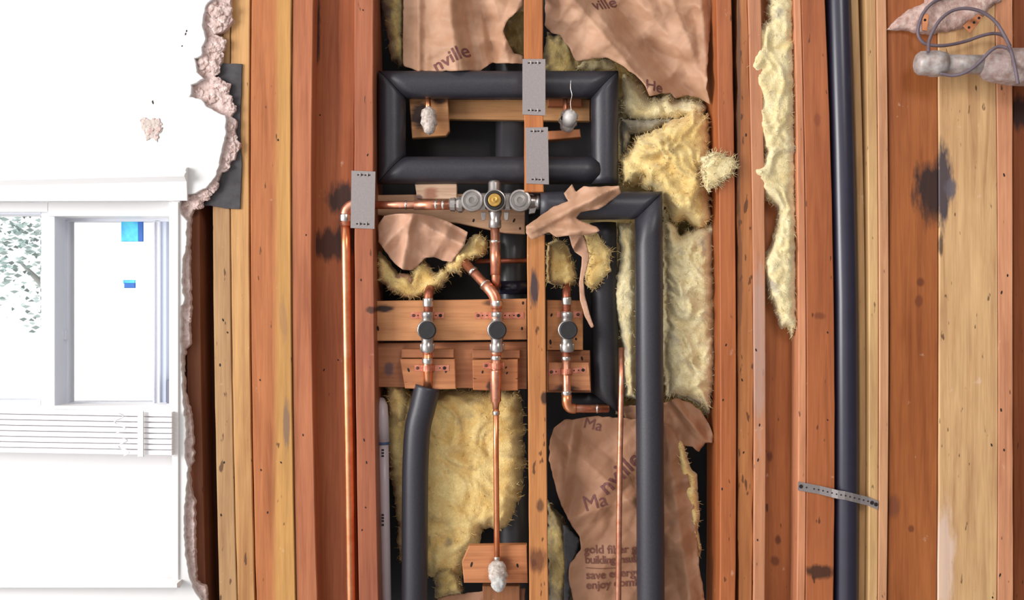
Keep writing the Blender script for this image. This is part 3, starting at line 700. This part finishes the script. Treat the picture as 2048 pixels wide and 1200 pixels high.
# ---------------------------------------------------------------- foam covered pipes
def foam_seg(bm, a, b, r, ma=None, mb=None, seg=36):
    """cylinder a->b whose ends may be cut on a plane normal ma/mb"""
    d = (b-a).normalized(); u, v = frame_of(d); rg = []
    for P, n in ((a, ma), (b, mb)):
        n = (n or d).normalized(); ring = []
        for j in range(seg):
            o_ = (u*math.cos(2*PI*j/seg)+v*math.sin(2*PI*j/seg))*r
            ring.append(P+o_-d*(o_.dot(n)/d.dot(n)))
        rg.append(ring)
    K = 14; rings = []
    for i in range(K+1):
        t = i/K
        rings.append([bm.verts.new(rg[0][j].lerp(rg[1][j], t)+((rg[0][j]-a)-d*(rg[0][j]-a).dot(d)).normalized()*.0006*noise.noise((i*.8, j*.4, a.x*9))) for j in range(seg)])
    for p, q in zip(rings, rings[1:]):
        for j in range(seg):
            f = bm.faces.new((p[j], p[(j+1) % seg], q[(j+1) % seg], q[j])); f.smooth = True
    bm.faces.new(rings[0][::-1]); bm.faces.new(rings[-1])
yL = .058; r = .0285
loop = thing('foam_insulated_pipe_loop', 'rectangular loop of black foam insulated pipe around the stub outs', 'insulated pipe', W(990, 370, yL))
A, B_, C_, D_ = W(784, 170, yL), W(1209, 170, yL), W(1209, 341, yL), W(784, 341, yL)
x_, z_ = Vector((1, 0, 0)), Vector((0, 0, 1)); g = .0006
def seg_(a, b, ma, mb, nm='foam_sleeve', m=FOAM, par=loop, rr_=r):
    bm = bmesh.new(); d = (b-a).normalized(); foam_seg(bm, a+d*g, b-d*g, rr_, ma, mb); return link(nm, bm, m, par)
seg_(A, B_, x_+z_, x_-z_)
seg_(B_, C_-z_*.03, x_-z_, z_)
seg_(D_, C_-x_*.012, x_-z_, x_)
seg_(A, D_, x_+z_, x_-z_)
# tall foam pipe with its horizontal run
tall = thing('foam_insulated_pipe', 'tall black foam insulated pipe turning left behind the crumpled paper', 'insulated pipe', W(1297, 1290, .018))
yT = .018
F_ = W(1297, 411, yT)
seg_(W(1080, 411, yT), F_, None, x_-z_, par=tall)
bm = bmesh.new(); foam_seg(bm, F_-z_*g, W(1302, 1290, yT), .0278, x_-z_, None); link('foam_sleeve', bm, FOAM, tall)
# short rear foam pipe
rear = thing('foam_insulated_pipe', 'shorter black foam pipe behind the dangling paper strip, cut slantwise at its foot', 'insulated pipe', W(1207, 820, .075))
a, b = W(1206, 446, .078), W(1212, 806, .074)
bm = bmesh.new(); foam_seg(bm, a, b, .0275, None, Vector((.75, 0, 1)).normalized()*-1); link('foam_sleeve', bm, FOAM2, rear)
bm = bmesh.new(); foam_seg(bm, W(1140, 800, .098), W(1222, 800, .098), .014, None, None); link('side_sleeve', bm, FOAM2, rear)
# lower left foam pipe
low = thing('foam_insulated_pipe', 'bent black foam pipe dropping from the left stop valve', 'insulated pipe', W(828, 1290, .05))
pts = smooth_path([W(855, 772, .046), W(845, 815, .048), W(835, 860, .05), W(831, 930, .05), W(830, 1000, .05), W(829, 1150, .05), W(827, 1290, .05)], 5)
tube('foam_sleeve', pts, .0268, FOAM, low, 36)
# ABS pipes
dp = tube('drain_pipe', [W(1676, -90, .016), W(1676.5, 0, .016), W(1685, 300, .016), W(1691, 600, .016), W(1692.5, 900, .016), W(1692, 1200, .016), W(1692, 1290, .016)], .0243, ABS, None, 40)
setp(dp, 'long glossy black plastic drain pipe held by perforated strap', 'pipe')
vp = tube('vent_pipe', [W(1024, -90, .16), W(1024, 1290, .16)], .036, simple('grey_black_vent', (70, 68, 72), .3, 0, .1, 30), None, 40)
setp(vp, 'dark grey vertical vent pipe deep behind the middle stud', 'pipe')

# ---------------------------------------------------------------- wood blocking inside the bays
b = plank([(753, 602), (800, 601), (900, 600), (1054, 597), (1054, 679), (900, 681), (753, 682)], .036, .02, (206, 136, 88), 'light board crossing left bay behind the stop valves', flecks=.64,
    stains=((768, 617, 22, 9, (44, 34, 34), .95), (985, 606, 22, 8, (80, 50, 40), .8)))
holes(b, [(756, 657), (1046, 606), (1044, 657), (885, 632)], .036, 3)
b = plank([(753, 686), (1054, 683), (1054, 778), (753, 774)], .058, .02, (180, 112, 74), 'duller lower board crossing left bay under the stop valves', stains=((778, 738, 12, 16, (90, 74, 84), .8),))
b = plank([(1094, 600), (1166, 601), (1166, 700), (1094, 700)], .036, .02, (200, 128, 78), 'short board behind the right stop valve')
holes(b, [(1103, 630), (1158, 628), (1101, 684), (1152, 678)], .036, 3)
b = plank([(1094, 701), (1180, 701), (1182, 785), (1094, 785)], .058, .02, (166, 100, 64), 'short dim board below the right stop valve board')
holes(b, [(1164, 717)], .058, 3)
b = plank([(800, 718), (910, 718), (912, 778), (870, 779), (810, 777)], .034, .022, (196, 124, 80), 'pipe support block under the left stop valve', name='support_block', cat='block'); holes(b, [(817, 740), (892, 742)], .034, 3)
b2_ = plank([(803, 698), (908, 698), (908, 716), (803, 716)], .040, .017, (176, 108, 70), 'thin cleat on top of left support block', name='cleat', cat='block')
b = plank([(945, 720), (1036, 718), (1036, 781), (1000, 782), (946, 780)], .034, .022, (192, 120, 76), 'split support block under the middle stop valve', name='support_block', cat='block', stains=((980, 772, 10, 14, BURN, .9),), flecks=.56)
holes(b, [(965, 744), (1012, 735), (1014, 746)], .034, 2.6)
b2_ = plank([(945, 700), (1040, 700), (1040, 717), (945, 717)], .040, .017, (170, 106, 70), 'thin cleat on top of middle support block', name='cleat', cat='block')
b = plank([(1096, 725), (1178, 725), (1182, 781), (1096, 781)], .034, .022, (196, 124, 82), 'support block under the right stop valve behind copper strap', name='support_block', cat='block', stains=((1130, 782, 30, 14, BURN, .9),))
b = plank([(924, 1124), (938, 1092), (1054, 1090), (1056, 1166), (928, 1166)], .036, .02, (196, 122, 78), 'block behind the tub spout stub at bottom of left bay', name='support_block', cat='block', stains=((1000, 1130, 26, 20, (120, 66, 46), .7),)); holes(b, [(943, 1129), (1035, 1131)], .036, 3)
b = plank([(965, 1172), (1040, 1172), (1040, 1290), (965, 1290)], .075, .02, (150, 94, 60), 'dim vertical board piece below the tub spout block', axis='Z', name='support_block', cat='block')
# valve backing
b = plank([(753, 390), (1050, 386), (1050, 468), (1010, 466), (915, 446), (753, 430)], .070, .02, (206, 156, 120), 'pale backing board behind the shower valve', flecks=.68); holes(b, [(947, 441), (1028, 441), (1040, 457), (883, 394)], .07, 3)
b = plank([(830, 368), (914, 366), (914, 398), (834, 398)], .055, .010, (220, 178, 146), 'pale stamped wood shim left of the shower valve', name='wood_shim', cat='shim', stains=((862, 388, 18, 14, (150, 96, 74), .8), (838, 394, 8, 6, (70, 50, 60), .8)), flecks=.7)
b = plank([(897, 199), (1180, 199), (1180, 242), (897, 238)], .110, .02, (212, 150, 98), 'horizontal board inside the foam loop', flecks=.68)
b = plank([(818, 196), (896, 196), (899, 262), (892, 271), (824, 276)], .075, .02, (204, 138, 88), 'charred block behind the left stub out in foam loop', name='support_block', cat='block', stains=((842, 232, 24, 34, (44, 30, 30), .95), (880, 200, 18, 10, (70, 44, 40), .9)))
b = plank([(1096, 262), (1160, 258), (1162, 274), (1096, 280)], .080, .03, (196, 120, 76), 'small ledge block under the right stub out', name='support_block', cat='block')
b = plank([(1096, 196), (1164, 196), (1164, 212), (1096, 212)], .085, .02, (170, 96, 60), 'small dim block above the right stub out', name='support_block', cat='block')

# ---------------------------------------------------------------- copper supply lines
def ring(c, ax, rr_, h, mat, par, nm='coupling'):
    ax = Vector(ax).normalized()
    return lathe(nm, c-ax*h/2, ax, [(0, rr_*.93), (h*.12, rr_), (h*.88, rr_), (h, rr_*.93)], mat, par, 24)
cpipe = thing('copper_pipe', 'long vertical copper pipe elbowing right into the shower valve', 'pipe', W(702, 1290, .028))
a = [W(703, 1290, .030), W(702, 1200, .030), W(698, 900, .029), W(694, 650, .028), W(692, 500, .028), W(691, 440, .028)]
bm = bmesh.new(); add_tube(bm, a, .0098, 24); link('pipe_run', bm, COPB, cpipe)
tube('elbow', elbow_path(W(691, 452, .028), W(691, 410, .028), W(735, 410, .028), .024), .0118, COP, cpipe, 24)
ring(W(691, 436, .028), (0, 0, 1), .0128, .016, SOL, cpipe)
tube('pipe_run', [W(716, 410, .028), W(925, 410, .028)], .0082, COP, cpipe, 24)
tube('adapter', [W(828, 410, .028), W(898, 410, .028)], .0100, COP, cpipe, 24)
for x, h in ((812, .004), (872, .005), (886, .005)): ring(W(x, 410, .028), (1, 0, 0), .0103 if x > 820 else .009, h, SOL, cpipe)
# outlet pipe from valve
op = thing('copper_pipe', 'short copper pipe dropping from shower valve outlet', 'pipe', W(990, 575, .03))
tube('pipe_run', elbow_path(W(990, 456, .028), W(992, 566, .030), W(994, 572, .09), .016), .0092, COP, op, 24)
tube('coupling', [W(990, 485, .028), W(991.5, 550, .029)], .0108, COP, op, 24); ring(W(990.2, 483, .028), (0, 0, 1), .0113, .005, SOL, op)
# diagonal
dg_ = thing('copper_pipe', 'diagonal copper pipe running down to the middle stop valve', 'pipe', W(992, 640, .02))
dd = (W(992, 592, .018)-W(930, 527, .045))
tube('pipe_run', elbow_path(W(928, 524, .060), W(992, 592, .019), W(993, 640, .020), .018), .0096, COP, dg_, 24)
tube('elbow', elbow_path(W(970, 569, .028), W(992, 592, .019), W(993, 618, .020), .018), .0116, COP, dg_, 24)
ring(W(946, 543, .046), dd, .0115, .006, SOL, dg_); ring(W(970, 569, .030), dd, .0125, .006, SOL, dg_); ring(W(993, 607, .020), (0, 0, 1), .0125, .012, SOL, dg_)
hp = tube('copper_pipe', [W(950, 523, .1), W(1056, 521, .1)], .0055, COPD, None, 16); setp(hp, 'thin dull horizontal copper pipe deep behind the valve outlet', 'pipe')
hp2 = tube('drain_pipe', [W(1000, 575, .105), W(1056, 575, .105)], .014, ABS, None, 24); setp(hp2, 'short black horizontal pipe behind the diagonal copper pipe', 'pipe')
# left valve riser
lv = thing('copper_pipe', 'copper pipe passing through the left stop valve', 'pipe', W(855, 790, .02))
tube('pipe_run', elbow_path(W(862, 572, .075), W(857, 586, .02), W(856, 645, .02), .014), .0094, COPD, lv, 24)
ring(W(856, 605, .02), (0, 0, 1), .0112, .018, SOL, lv)
tube('pipe_run', [W(855, 695, .02), W(856, 790, .040)], .0096, COPB, lv, 24); ring(W(855, 722, .022), (0, 0, 1), .0112, .012, SOL, lv); ring(W(855, 703, .02), (0, 0, 1), .0105, .008, COP, lv)
# middle valve down pipe
mv = thing('copper_pipe', 'long copper pipe from middle stop valve down to the tub spout', 'pipe', W(992, 1130, .02))
tube('pipe_run', [W(992, 700, .02), W(992, 800, .02)], .0098, COP, mv, 24)
tube('pipe_run', [W(992, 800, .02), W(992, 900, .02), W(994, 1140, .024)], .0058, COPB, mv, 20)
lathe('reducer', W(991.5, 818, .02), (0, 0, 1), [(0, .0064), (.012, .0072), (.016, .0108), (.075, .0112), (.08, .0104)], COP, mv)
ring(W(992, 706, .02), (0, 0, 1), .0108, .008, COP, mv); ring(W(992, 716, .02), (0, 0, 1), .0110, .009, SOL, mv)
ring(W(992, 826, .02), (0, 0, 1), .0072, .008, SOL, mv); ring(W(994, 1117, .024), (0, 0, 1), .0068, .008, SOL, mv)
# right valve
rv = thing('copper_pipe', 'copper pipe through the right stop valve elbowing right at its foot', 'pipe', W(1134, 820, .02))
tube('pipe_run', elbow_path(W(1134, 568, .05), W(1133, 586, .02), W(1133, 645, .02), .012), .0084, COPD, rv, 24); ring(W(1133, 602, .02), (0, 0, 1), .0100, .016, SOL, rv)
tube('pipe_run', elbow_path(W(1132, 695, .02), W(1134, 817, .024), W(1216, 817, .05), .02), .0084, COP, rv, 24)
tube('elbow', elbow_path(W(1133, 786, .022), W(1134, 817, .024), W(1150, 817, .029), .014), .0104, COPB, rv, 24)
ring(W(1133, 786, .022), (0, 0, 1), .0106, .009, SOL, rv); ring(W(1194, 817, .043), (1, 0, .0), .0096, .004, SOL, rv); ring(W(1132, 717, .02), (0, 0, 1), .0100, .008, SOL, rv); ring(W(1132, 702, .02), (0, 0, 1), .0100, .006, COP, rv)
tc_ = tube('copper_pipe', [W(1243, 696, .030), W(1243, 760, .012), W(1240, 900, .006), W(1238, 1050, .006), W(1236, 1290, .006)], .0058, COP, None, 20)
setp(tc_, 'thin copper pipe in front of lettered kraft sheet', 'pipe')
# PVC
pv = thing('plastic_pipe', 'white plastic pipe standing in the lower left bay', 'pipe', W(771, 1290, .06))
tube('pipe_run', [W(767, 880, .062), W(769, 1000, .062), W(774, 1290, .062)], .0104, PVC, pv, 24)
tube('socket', [W(762, 800, .080), W(764, 812, .070), W(765, 835, .064), W(767, 884, .062)], [.0085, .0118, .0124, .0122], PVC, pv, 24)
ring(W(767, 886, .062), (0, 0, 1), .0128, .004, simple('blue_primer', (70, 90, 130), .5), pv, 'glue_ring')
for py in (900, 906, 912, 1030, 1036, 1042, 1050):
    bm = bmesh.new(); c = W(765, py, .0514); add_slab(bm, [(c.x-.002, c.z+.0018), (c.x+.003, c.z+.0018), (c.x+.003, c.z-.0018), (c.x-.002, c.z-.0018)], .0508, .003, .0003); link('print_mark', bm, BLKR, pv)

# ---------------------------------------------------------------- stop valves
def stop_valve(px, py, label):
    c = W(px, py, .02); t = thing('stop_valve', label, 'valve', c, 'stop valves on the copper risers')
    lathe('body', c-z_*.046, (0, 0, 1), [(0, .0125), (.003, .0138), (.016, .0138), (.019, .0115), (.028, .013), (.040, .017), (.050, .017), (.060, .012), (.070, .0112), (.072, .0125), (.080, .0125), (.082, .011)], CHR, t, 28)
    bn = lathe('bonnet', c, (0, -1, 0), [(0, .017), (.010, .0192), (.016, .0198), (.020, .0192), (.021, .017)], CHR, t, 32)
    lathe('cap', c+Vector((.0015, -.019, -.0005)), (0, -1, 0), [(0, .0178), (.010, .0182), (.013, .0172), (.0138, .0155), (.0132, .014), (.0132, .001)], BLKR, bn, 32)
    for s in (-1, 1):
        lathe('lug', c+Vector((s*.012, -.004, -.042)), (0, 0, 1), [(0, .0025), (.012, .003), (.014, .002)], CHR, t, 10)
    return t
v0 = stop_valve(855, 659, 'leftmost silver stop valve with black cap, above the bent foam pipe')
def dup(root, loc, label):
    r_ = root.copy(); C.objects.link(r_); r_.location = loc; r_['label'] = label
    for ch in list(root.children):
        c_ = ch.copy(); C.objects.link(c_); c_.parent = r_
        for gc in list(ch.children):
            d_ = gc.copy(); C.objects.link(d_); d_.parent = c_
    return r_
dup(v0, W(994, 659, .02), 'middle silver stop valve with black cap, below diagonal copper pipe')
dup(v0, W(1134, 659, .02), 'right silver stop valve with black cap, right of the middle stud')
# shower valve
sv = thing('shower_valve', 'nickel plated three port shower valve body with black ringed brass stem', 'valve', W(990, 440, .028))
c = W(990, 404, .028)
def P_(px, py): return W(px, py, .028)
lathe('valve_body', P_(924, 404), (1, 0, 0), [(0, .010), (.004, .0155), (.012, .0165), (.026, .015), (.04, .0125), (.05, .016), (.085, .016), (.092, .0125), (.105, .0135), (.120, .0155), (.135, .0150), (.146, .0135), (.150, .012), (.152, .0155), (.158, .0155)], CHR, sv, 28)
lathe('inlet_union', P_(898, 409), (1, 0, 0), [(0, .010), (.003, .0135), (.012, .0145), (.014, .012), (.02, .0165), (.027, .0165), (.031, .012)], CHR, sv, 12, True)
for px in (945, 1040):
    s_ = lathe('service_stop', W(px, 403, .028), (0, -1, 0), [(0, .022), (.020, .0228), (.024, .0215), (.0245, .018), (.021, .0172), (.021, .0128), (.026, .012), (.0265, .0065), (.023, .006), (.023, .001)], CHR, sv, 36)
sh = lathe('stem_housing', c, (0, -1, 0), [(0, .021), (.028, .0225), (.034, .0215), (.0345, .019)], CHR, sv, 36)
sr = lathe('seal_ring', c+Vector((0, -.034, 0)), (0, -1, 0), [(0, .0195), (.004, .0195), (.006, .0178), (.006, .0145), (.003, .0140)], BLKR, sh, 36)
lathe('brass_stem', c+Vector((0, -.036, 0)), (0, -1, 0), [(0, .0138), (.007, .0132), (.009, .0118), (.009, .0062), (.012, .0058), (.0125, .003), (.0105, .0022)], BRS, sh, 20)
lathe('top_plug', P_(989, 386), (0, 0, 1), [(0, .0142), (.004, .0142), (.006, .0128), (.020, .0128), (.024, .0105), (.026, .006)], CHR, sv, 28)
lathe('outlet', P_(990, 457), (0, 0, 1), [(0, .0105), (.002, .0128), (.016, .0128), (.019, .011), (.030, .0135), (.036, .0135)], CHR, sv, 28)
for px in (967, 1013):
    bm = bmesh.new(); add_slab(bm, XZ([(px-5, 424), (px+5, 424), (px+4, 436), (px+2.5, 441), (px-2.5, 441), (px-4, 436)], .02), .02, .006, .001); link('mounting_lug', bm, CHR, sv)
bm = bmesh.new(); add_slab(bm, XZ([(1058, 386), (1066, 388), (1074, 396), (1075, 412), (1070, 426), (1058, 428)], .024), .024, .008, .001); link('mounting_ear', bm, CHR, sv)
for px in (966, 1015):
    bm = bmesh.new(); add_slab(bm, XZ([(px-7, 386), (px+7, 386), (px+7, 420), (px-7, 420)], .014), .014, .02, .003); link('web', bm, CHR, sv)
# stub outs
def lump(px0, py0, px1, py1, y0, y1, r_, mat, label, extra=None, seed=0, name='capped_stub'):
    a, b = W(px0, py0, y0), W(px1, py1, y1); d = b-a; L = d.length
    t = thing(name, label, 'pipe fitting', a)
    bm = bmesh.new(); add_lathe(bm, a, d, [(0, r_*.55), (L*.12, r_*.95), (L*.3, r_*1.05), (L*.34, r_*.85), (L*.40, r_*1.0), (L*.62, r_*1.1), (L*.68, r_*.86), (L*.9, r_*.75), (L, r_*.45)], 20)
    for v in bm.verts: v.co += Vector((noise.noise(v.co*160), noise.noise(v.co*160+Vector((9, 0, 0))), noise.noise(v.co*160+Vector((0, 9, 0)))))*.0028
    link('cap', bm, mat, t); return t
t = lump(857, 218, 859, 266, .055, .030, .0150, LUMP, 'plaster caked capped stub out at left inside foam loop', seed=1)
tube('riser', [W(855, 190, .062), W(857, 228, .050)], .006, COPB, t, 16)
t = lump(1141, 222, 1132, 262, .055, .050, .0175, LUMP, 'white caked stub out at right inside foam loop with wire', seed=2)
tube('riser', [W(1130, 190, .066), W(1131, 236, .055)], .0048, COP, t, 14)
lathe('dark_ring', W(1137, 240, .043), W(1141, 222, .030)-W(1135, 250, .045), [(0, .0165), (.004, .0165)], BLKR, t, 24)
lathe('nozzle', W(1136, 246, .042), W(1144, 222, .018)-W(1136, 246, .042), [(0, .014), (.018, .015), (.026, .0115), (.030, .006)], simple('pale_nozzle', (214, 206, 202), .45, .1, .2, 80), t, 20)
tube('wire', smooth_path([W(1143, 224, .020), W(1141, 205, .018), W(1144, 190, .018), W(1141, 176, .018), W(1142, 160, .018)], 4), .0009, SOL, t, 6)
t = lump(994, 1126, 998, 1172, .030, -.010, .0180, LUMP, 'corroded tub spout stub capped with white lump at bottom', seed=3)
bm = bmesh.new(); vs = bmesh.ops.create_icosphere(bm, subdivisions=3, radius=.0155)['verts']
for v in vs: v.co = v.co*(1+.3*noise.noise(v.co*120))+W(998, 1166, -.008)
for f in bm.faces: f.smooth = True
link('white_plug', bm, simple('white_sealant', (206, 202, 198), .6, .2, .2, 150, .8, bd=.003), t)

# ---------------------------------------------------------------- straps and plates
def strap(x0, x1, py, ypipe, pxp, rp, yb, mat, label, w_=.013, seed=0, tilt=0, cat='strap'):
    """perforated strap: flat ears at yb, arched over the pipe at pxp"""
    t = thing('pipe_strap', label, cat, W((x0+x1)/2, py, yb))
    s = 1+yb/D
    X = lambda p: (p-1024)/1000*s
    pts = [(X(x0), yb-.001), (X(pxp)-rp-.004, yb-.001)]
    for i in range(9):
        a = PI*(1-i/8); pts.append((X(pxp)+math.cos(a)*(rp+.0008), ypipe-math.sin(a)*(rp+.0012)))
    pts += [(X(pxp)+rp+.004, yb-.001), (X(x1), yb-.001)]
    if X(x0) > X(pxp)-rp: pts = pts[1:]
    bm = bmesh.new(); zc = W(0, py, yb).z; prev = None
    for x, y in pts:
        z = zc-tilt*(x-X(pxp))
        rg = [bm.verts.new((x, y, z+w_/2)), bm.verts.new((x, y, z-w_/2)), bm.verts.new((x, y+.0012, z-w_/2)), bm.verts.new((x, y+.0012, z+w_/2))]
        if prev:
            for k in range(4): bm.faces.new((prev[k], prev[(k+1) % 4], rg[(k+1) % 4], rg[k]))
        else: bm.faces.new(rg)
        prev = rg
    bm.faces.new(prev[::-1]); link('band', bm, mat, t)
    hx = []
    x = x0+6
    while x < x1-3:
        if abs(X(x)-X(pxp)) > rp+.006: hx.append(x)
        x += 9
    for i, x in enumerate(hx):
        c = Vector((X(x), yb-.001, zc-tilt*(X(x)-X(pxp))))
        if i in (0, len(hx)-1): lathe('nail', c, (0, -1, 0), [(0, .0034), (.0014, .0032), (.0018, .002)], simple('nail_head', (96, 60, 50), .5, .4) if i == 0 else HOLE, t, 12)
        else: lathe('hole', c, (0, -1, 0), [(0, .0016), (.0003, .0015)], HOLE, t, 8)
    return t
strap(821, 888, 631, .02, 856, .0100, .036, STRP, 'copper strap above the left stop valve')
strap(950, 1048, 631, .02, 993, .0102, .036, STRP, 'copper strap above the middle stop valve')
strap(1114, 1164, 629, .02, 1133, .0092, .036, STRP, 'copper strap above the right stop valve')
strap(829, 898, 736, .026, 856, .0100, .034, STRP, 'copper strap on the left support block', .012)
strap(966, 1008, 731, .02, 992, .0100, .034, STRP, 'short copper strap on the middle support block', .012)
strap(1097, 1172, 742, .02, 1133, .0090, .034, STRP, 'copper strap on the right support block', .011, tilt=-.06)
def plate(pxs, label, y=-.0015):
    t = thing('nail_plate', label, 'nail plate', W(pxs[3][0], pxs[3][1], y), 'steel nail plates')
    bm = bmesh.new(); add_slab(bm, XZ(pxs, y), y, .0015, .0003); link('plate', bm, GALV, t)
    (x0, y0), (x1, y1) = pxs[0], pxs[1]; (x2, y2), (x3, y3) = pxs[2], pxs[3]
    for (ax, ay, bx, by, dz) in ((x0, y0, x1, y1, 8), (x3, y3, x2, y2, -9)):
        for f in (.36, .66):
            px, py = ax+(bx-ax)*f, ay+(by-ay)*f+dz
            bm = bmesh.new(); add_slab(bm, XZ([(px-6, py-1.3), (px+6, py-1.3), (px+6, py+1.3), (px-6, py+1.3)], y), y-.0003, .0006, 0); link('slot', bm, HOLE, t)
            bm = bmesh.new(); add_slab(bm, XZ([(px-1.2, py-4), (px+1.4, py-4), (px+1.4, py+3), (px-1.2, py+3)], y), y-.0016, .002, .0002); link('prong', bm, SOL, t)
    return t
plate([(703, 341), (751, 343), (749, 458), (701, 456)], 'steel nail plate on stud left of the shower valve')
plate([(1045, 118), (1091, 118), (1091, 231), (1045, 229)], 'steel nail plate over the top of foam loop, upper of two')
plate([(1051, 255), (1096, 254), (1098, 369), (1053, 367)], 'steel nail plate over the bottom of foam loop, lower of two')
# long perforated strap over the drain pipe
t = thing('perforated_strap', 'grey perforated steel strap slanting across the black drain pipe', 'strap', W(1675, 990, -.012))
bm = bmesh.new(); prev = None
path = [(1597, 972, -.001), (1640, 980, -.001), (1664, 986, -.004), (1676, 989, -.0085), (1690, 991, -.0105), (1706, 995, -.0085), (1722, 999, -.003), (1738, 1003, -.001), (1757, 1011, -.001)]
for px, py, y in path:
    a, b = W(px, py-8.5, y-.001), W(px-1, py+8.5, y-.001)
    rg = [bm.verts.new(a), bm.verts.new(b), bm.verts.new(b+Vector((0, .0014, 0))), bm.verts.new(a+Vector((0, .0014, 0)))]
    if prev:
        for k in range(4): bm.faces.new((prev[k], prev[(k+1) % 4], rg[(k+1) % 4], rg[k]))
    else: bm.faces.new(rg)
    prev = rg
bm.faces.new(prev[::-1]); link('band', bm, GALV, t)
def strap_at(px):
    for (a, b) in zip(path, path[1:]):
        if a[0] <= px <= b[0]:
            f = (px-a[0])/(b[0]-a[0]); return a[1]+(b[1]-a[1])*f, a[2]+(b[2]-a[2])*f
for i, px in enumerate([1602, 1613]+list(range(1628, 1742, 9))+[1744, 1752]):
    py, y = strap_at(px); big = i in (0,) or px > 1740
    lathe('nail' if big else 'hole', W(px, py, y-.001), (0, -1, 0), [(0, .004 if big else .0016), (.0008, .0038 if big else .0015)], HOLE, t, 12)

# ---------------------------------------------------------------- upper right corner: vent stub, cables, plaster remains
yG = -.055
t = thing('galvanised_pipe', 'grey capped galvanised pipe jutting left from the upper right corner', 'pipe', W(1950, 150, yG))
lathe('end_cap', W(1830, 126, yG), W(1885, 128, yG)-W(1830, 126, yG), [(0, .010), (.003, .018), (.009, .0228), (.020, .0238), (.030, .0238), (.032, .0258), (.046, .0252), (.050, .0232), (.058, .0232)], GALV2, t, 32)
tube('pipe_run', [W(1880, 128, yG), W(1930, 129, yG), W(1975, 129, yG)], .0185, GALV2, t, 28)
bm = bmesh.new(); rg_ = add_tube(bm, [W(1960, 129, yG), W(1972, 131, yG), W(1990, 133, yG), W(2020, 133, yG+.0), W(2110, 136, yG)], [.020, .026, .031, .036, .038], 28)
for v in bm.verts: v.co += Vector((noise.noise(v.co*50), noise.noise(v.co*50+Vector((9, 0, 0))), noise.noise(v.co*50+Vector((0, 9, 0)))))*.004
link('rough_sleeve', bm, simple('caked_sleeve', (176, 158, 154), .8, .1, .3, 60, .8, c2=(140, 112, 102), bd=.003), t)
def cable(pts, label, y):
    o_ = tube('electric_cable', smooth_path([W(a, b_, y+dy) for a, b_, dy in pts], 7), .0033, CABLE, None, 12); return setp(o_, label, 'cable')
cable([(1950, -30, .02), (1905, -10, .01), (1868, 4, 0), (1848, 24, 0), (1838, 48, 0), (1836, 68, 0), (1844, 83, 0), (1860, 90, -.002), (1890, 91, -.004), (1930, 83, 0), (1965, 71, 0), (1990, 67, 0), (2008, 73, .002), (2020, 92, .012)], 'thin grey cable forming the outer lower loop near ceiling corner', -.03)
cable([(1857, 104, -.026), (1858, 84, -.012), (1866, 62, -.008), (1882, 38, -.004), (1906, 21, 0), (1936, 17, 0), (1966, 25, 0), (1990, 43, 0), (2008, 70, -.006), (2022, 102, -.028), (2031, 140, -.042), (2036, 168, -.042)], 'dark grey cable arching over from pipe cap to right picture edge', -.055)
cable([(1880, 147, -.030), (1905, 151, -.034), (1928, 146, -.042), (1948, 134, -.046), (1965, 118, -.05), (1982, 101, -.054), (1998, 93, -.054), (2014, 96, -.056)], 'dark cable drooping below and across the galvanised pipe', -.04)
o = fluff([(1774, 60), (1790, 40), (1812, 24), (1850, 2), (1860, -60), (2010, -60), (2002, 4), (1984, 12), (1966, 34), (1930, 54), (1900, 64), (1880, 62), (1868, 70), (1830, 66), (1800, 60)], -.014, .0, simple('mortar', (206, 180, 170), .95, 0, .3, 80, .8, c2=(168, 132, 122), bd=.004), '', amp=.006, rag=4, strands=0, seed=61, edge=14, name='mortar_patch')
setp(o, 'pinkish broken mortar left on the boards behind the cable loops', 'plaster')
def small_strap(pxs, hs, label):
    t = thing('pipe_strap', label, 'strap', W(pxs[0][0], pxs[0][1], -.026))
    bm = bmesh.new(); add_slab(bm, XZ(pxs, -.026), -.026, .0014, .0003); link('band', bm, COPB, t)
    for a, b_ in hs: lathe('hole', W(a, b_, -.026), (0, -1, 0), [(0, .0028), (.0004, .0027)], HOLE, t, 10)
small_strap([(1926, 52), (1942, 38), (1956, 28), (1966, 34), (1956, 48), (1940, 66)], [(1938, 55), (1948, 45), (1958, 36)], 'bright perforated copper strap end inside the cable loop')
small_strap([(1845, 30), (1858, 27), (1854, 62), (1844, 60)], [(1850, 40)], 'small copper strap piece at left of the cable loop')
fluff([(1533, -70), (1592, -70), (1592, 30), (1592, 120), (1592, 200), (1595, 300), (1596, 420), (1596, 560), (1597, 640), (1594, 668), (1580, 676), (1578, 655), (1564, 658), (1556, 640), (1550, 620), (1536, 590), (1528, 560), (1521, 525), (1542, 490), (1552, 450), (1556, 415), (1529, 400), (1506, 360), (1496, 335), (1509, 325), (1526, 320), (1524, 300), (1514, 262), (1510, 190), (1494, 130), (1500, 105), (1512, 90), (1502, 68), (1484, 66), (1492, 52), (1524, 55), (1534, 40)],
    .004, .048, FIBP, 'long pale wool strip hanging left of the drain pipe stud', seed=23, amp=.012, strands=420, rag=6, edge=22)
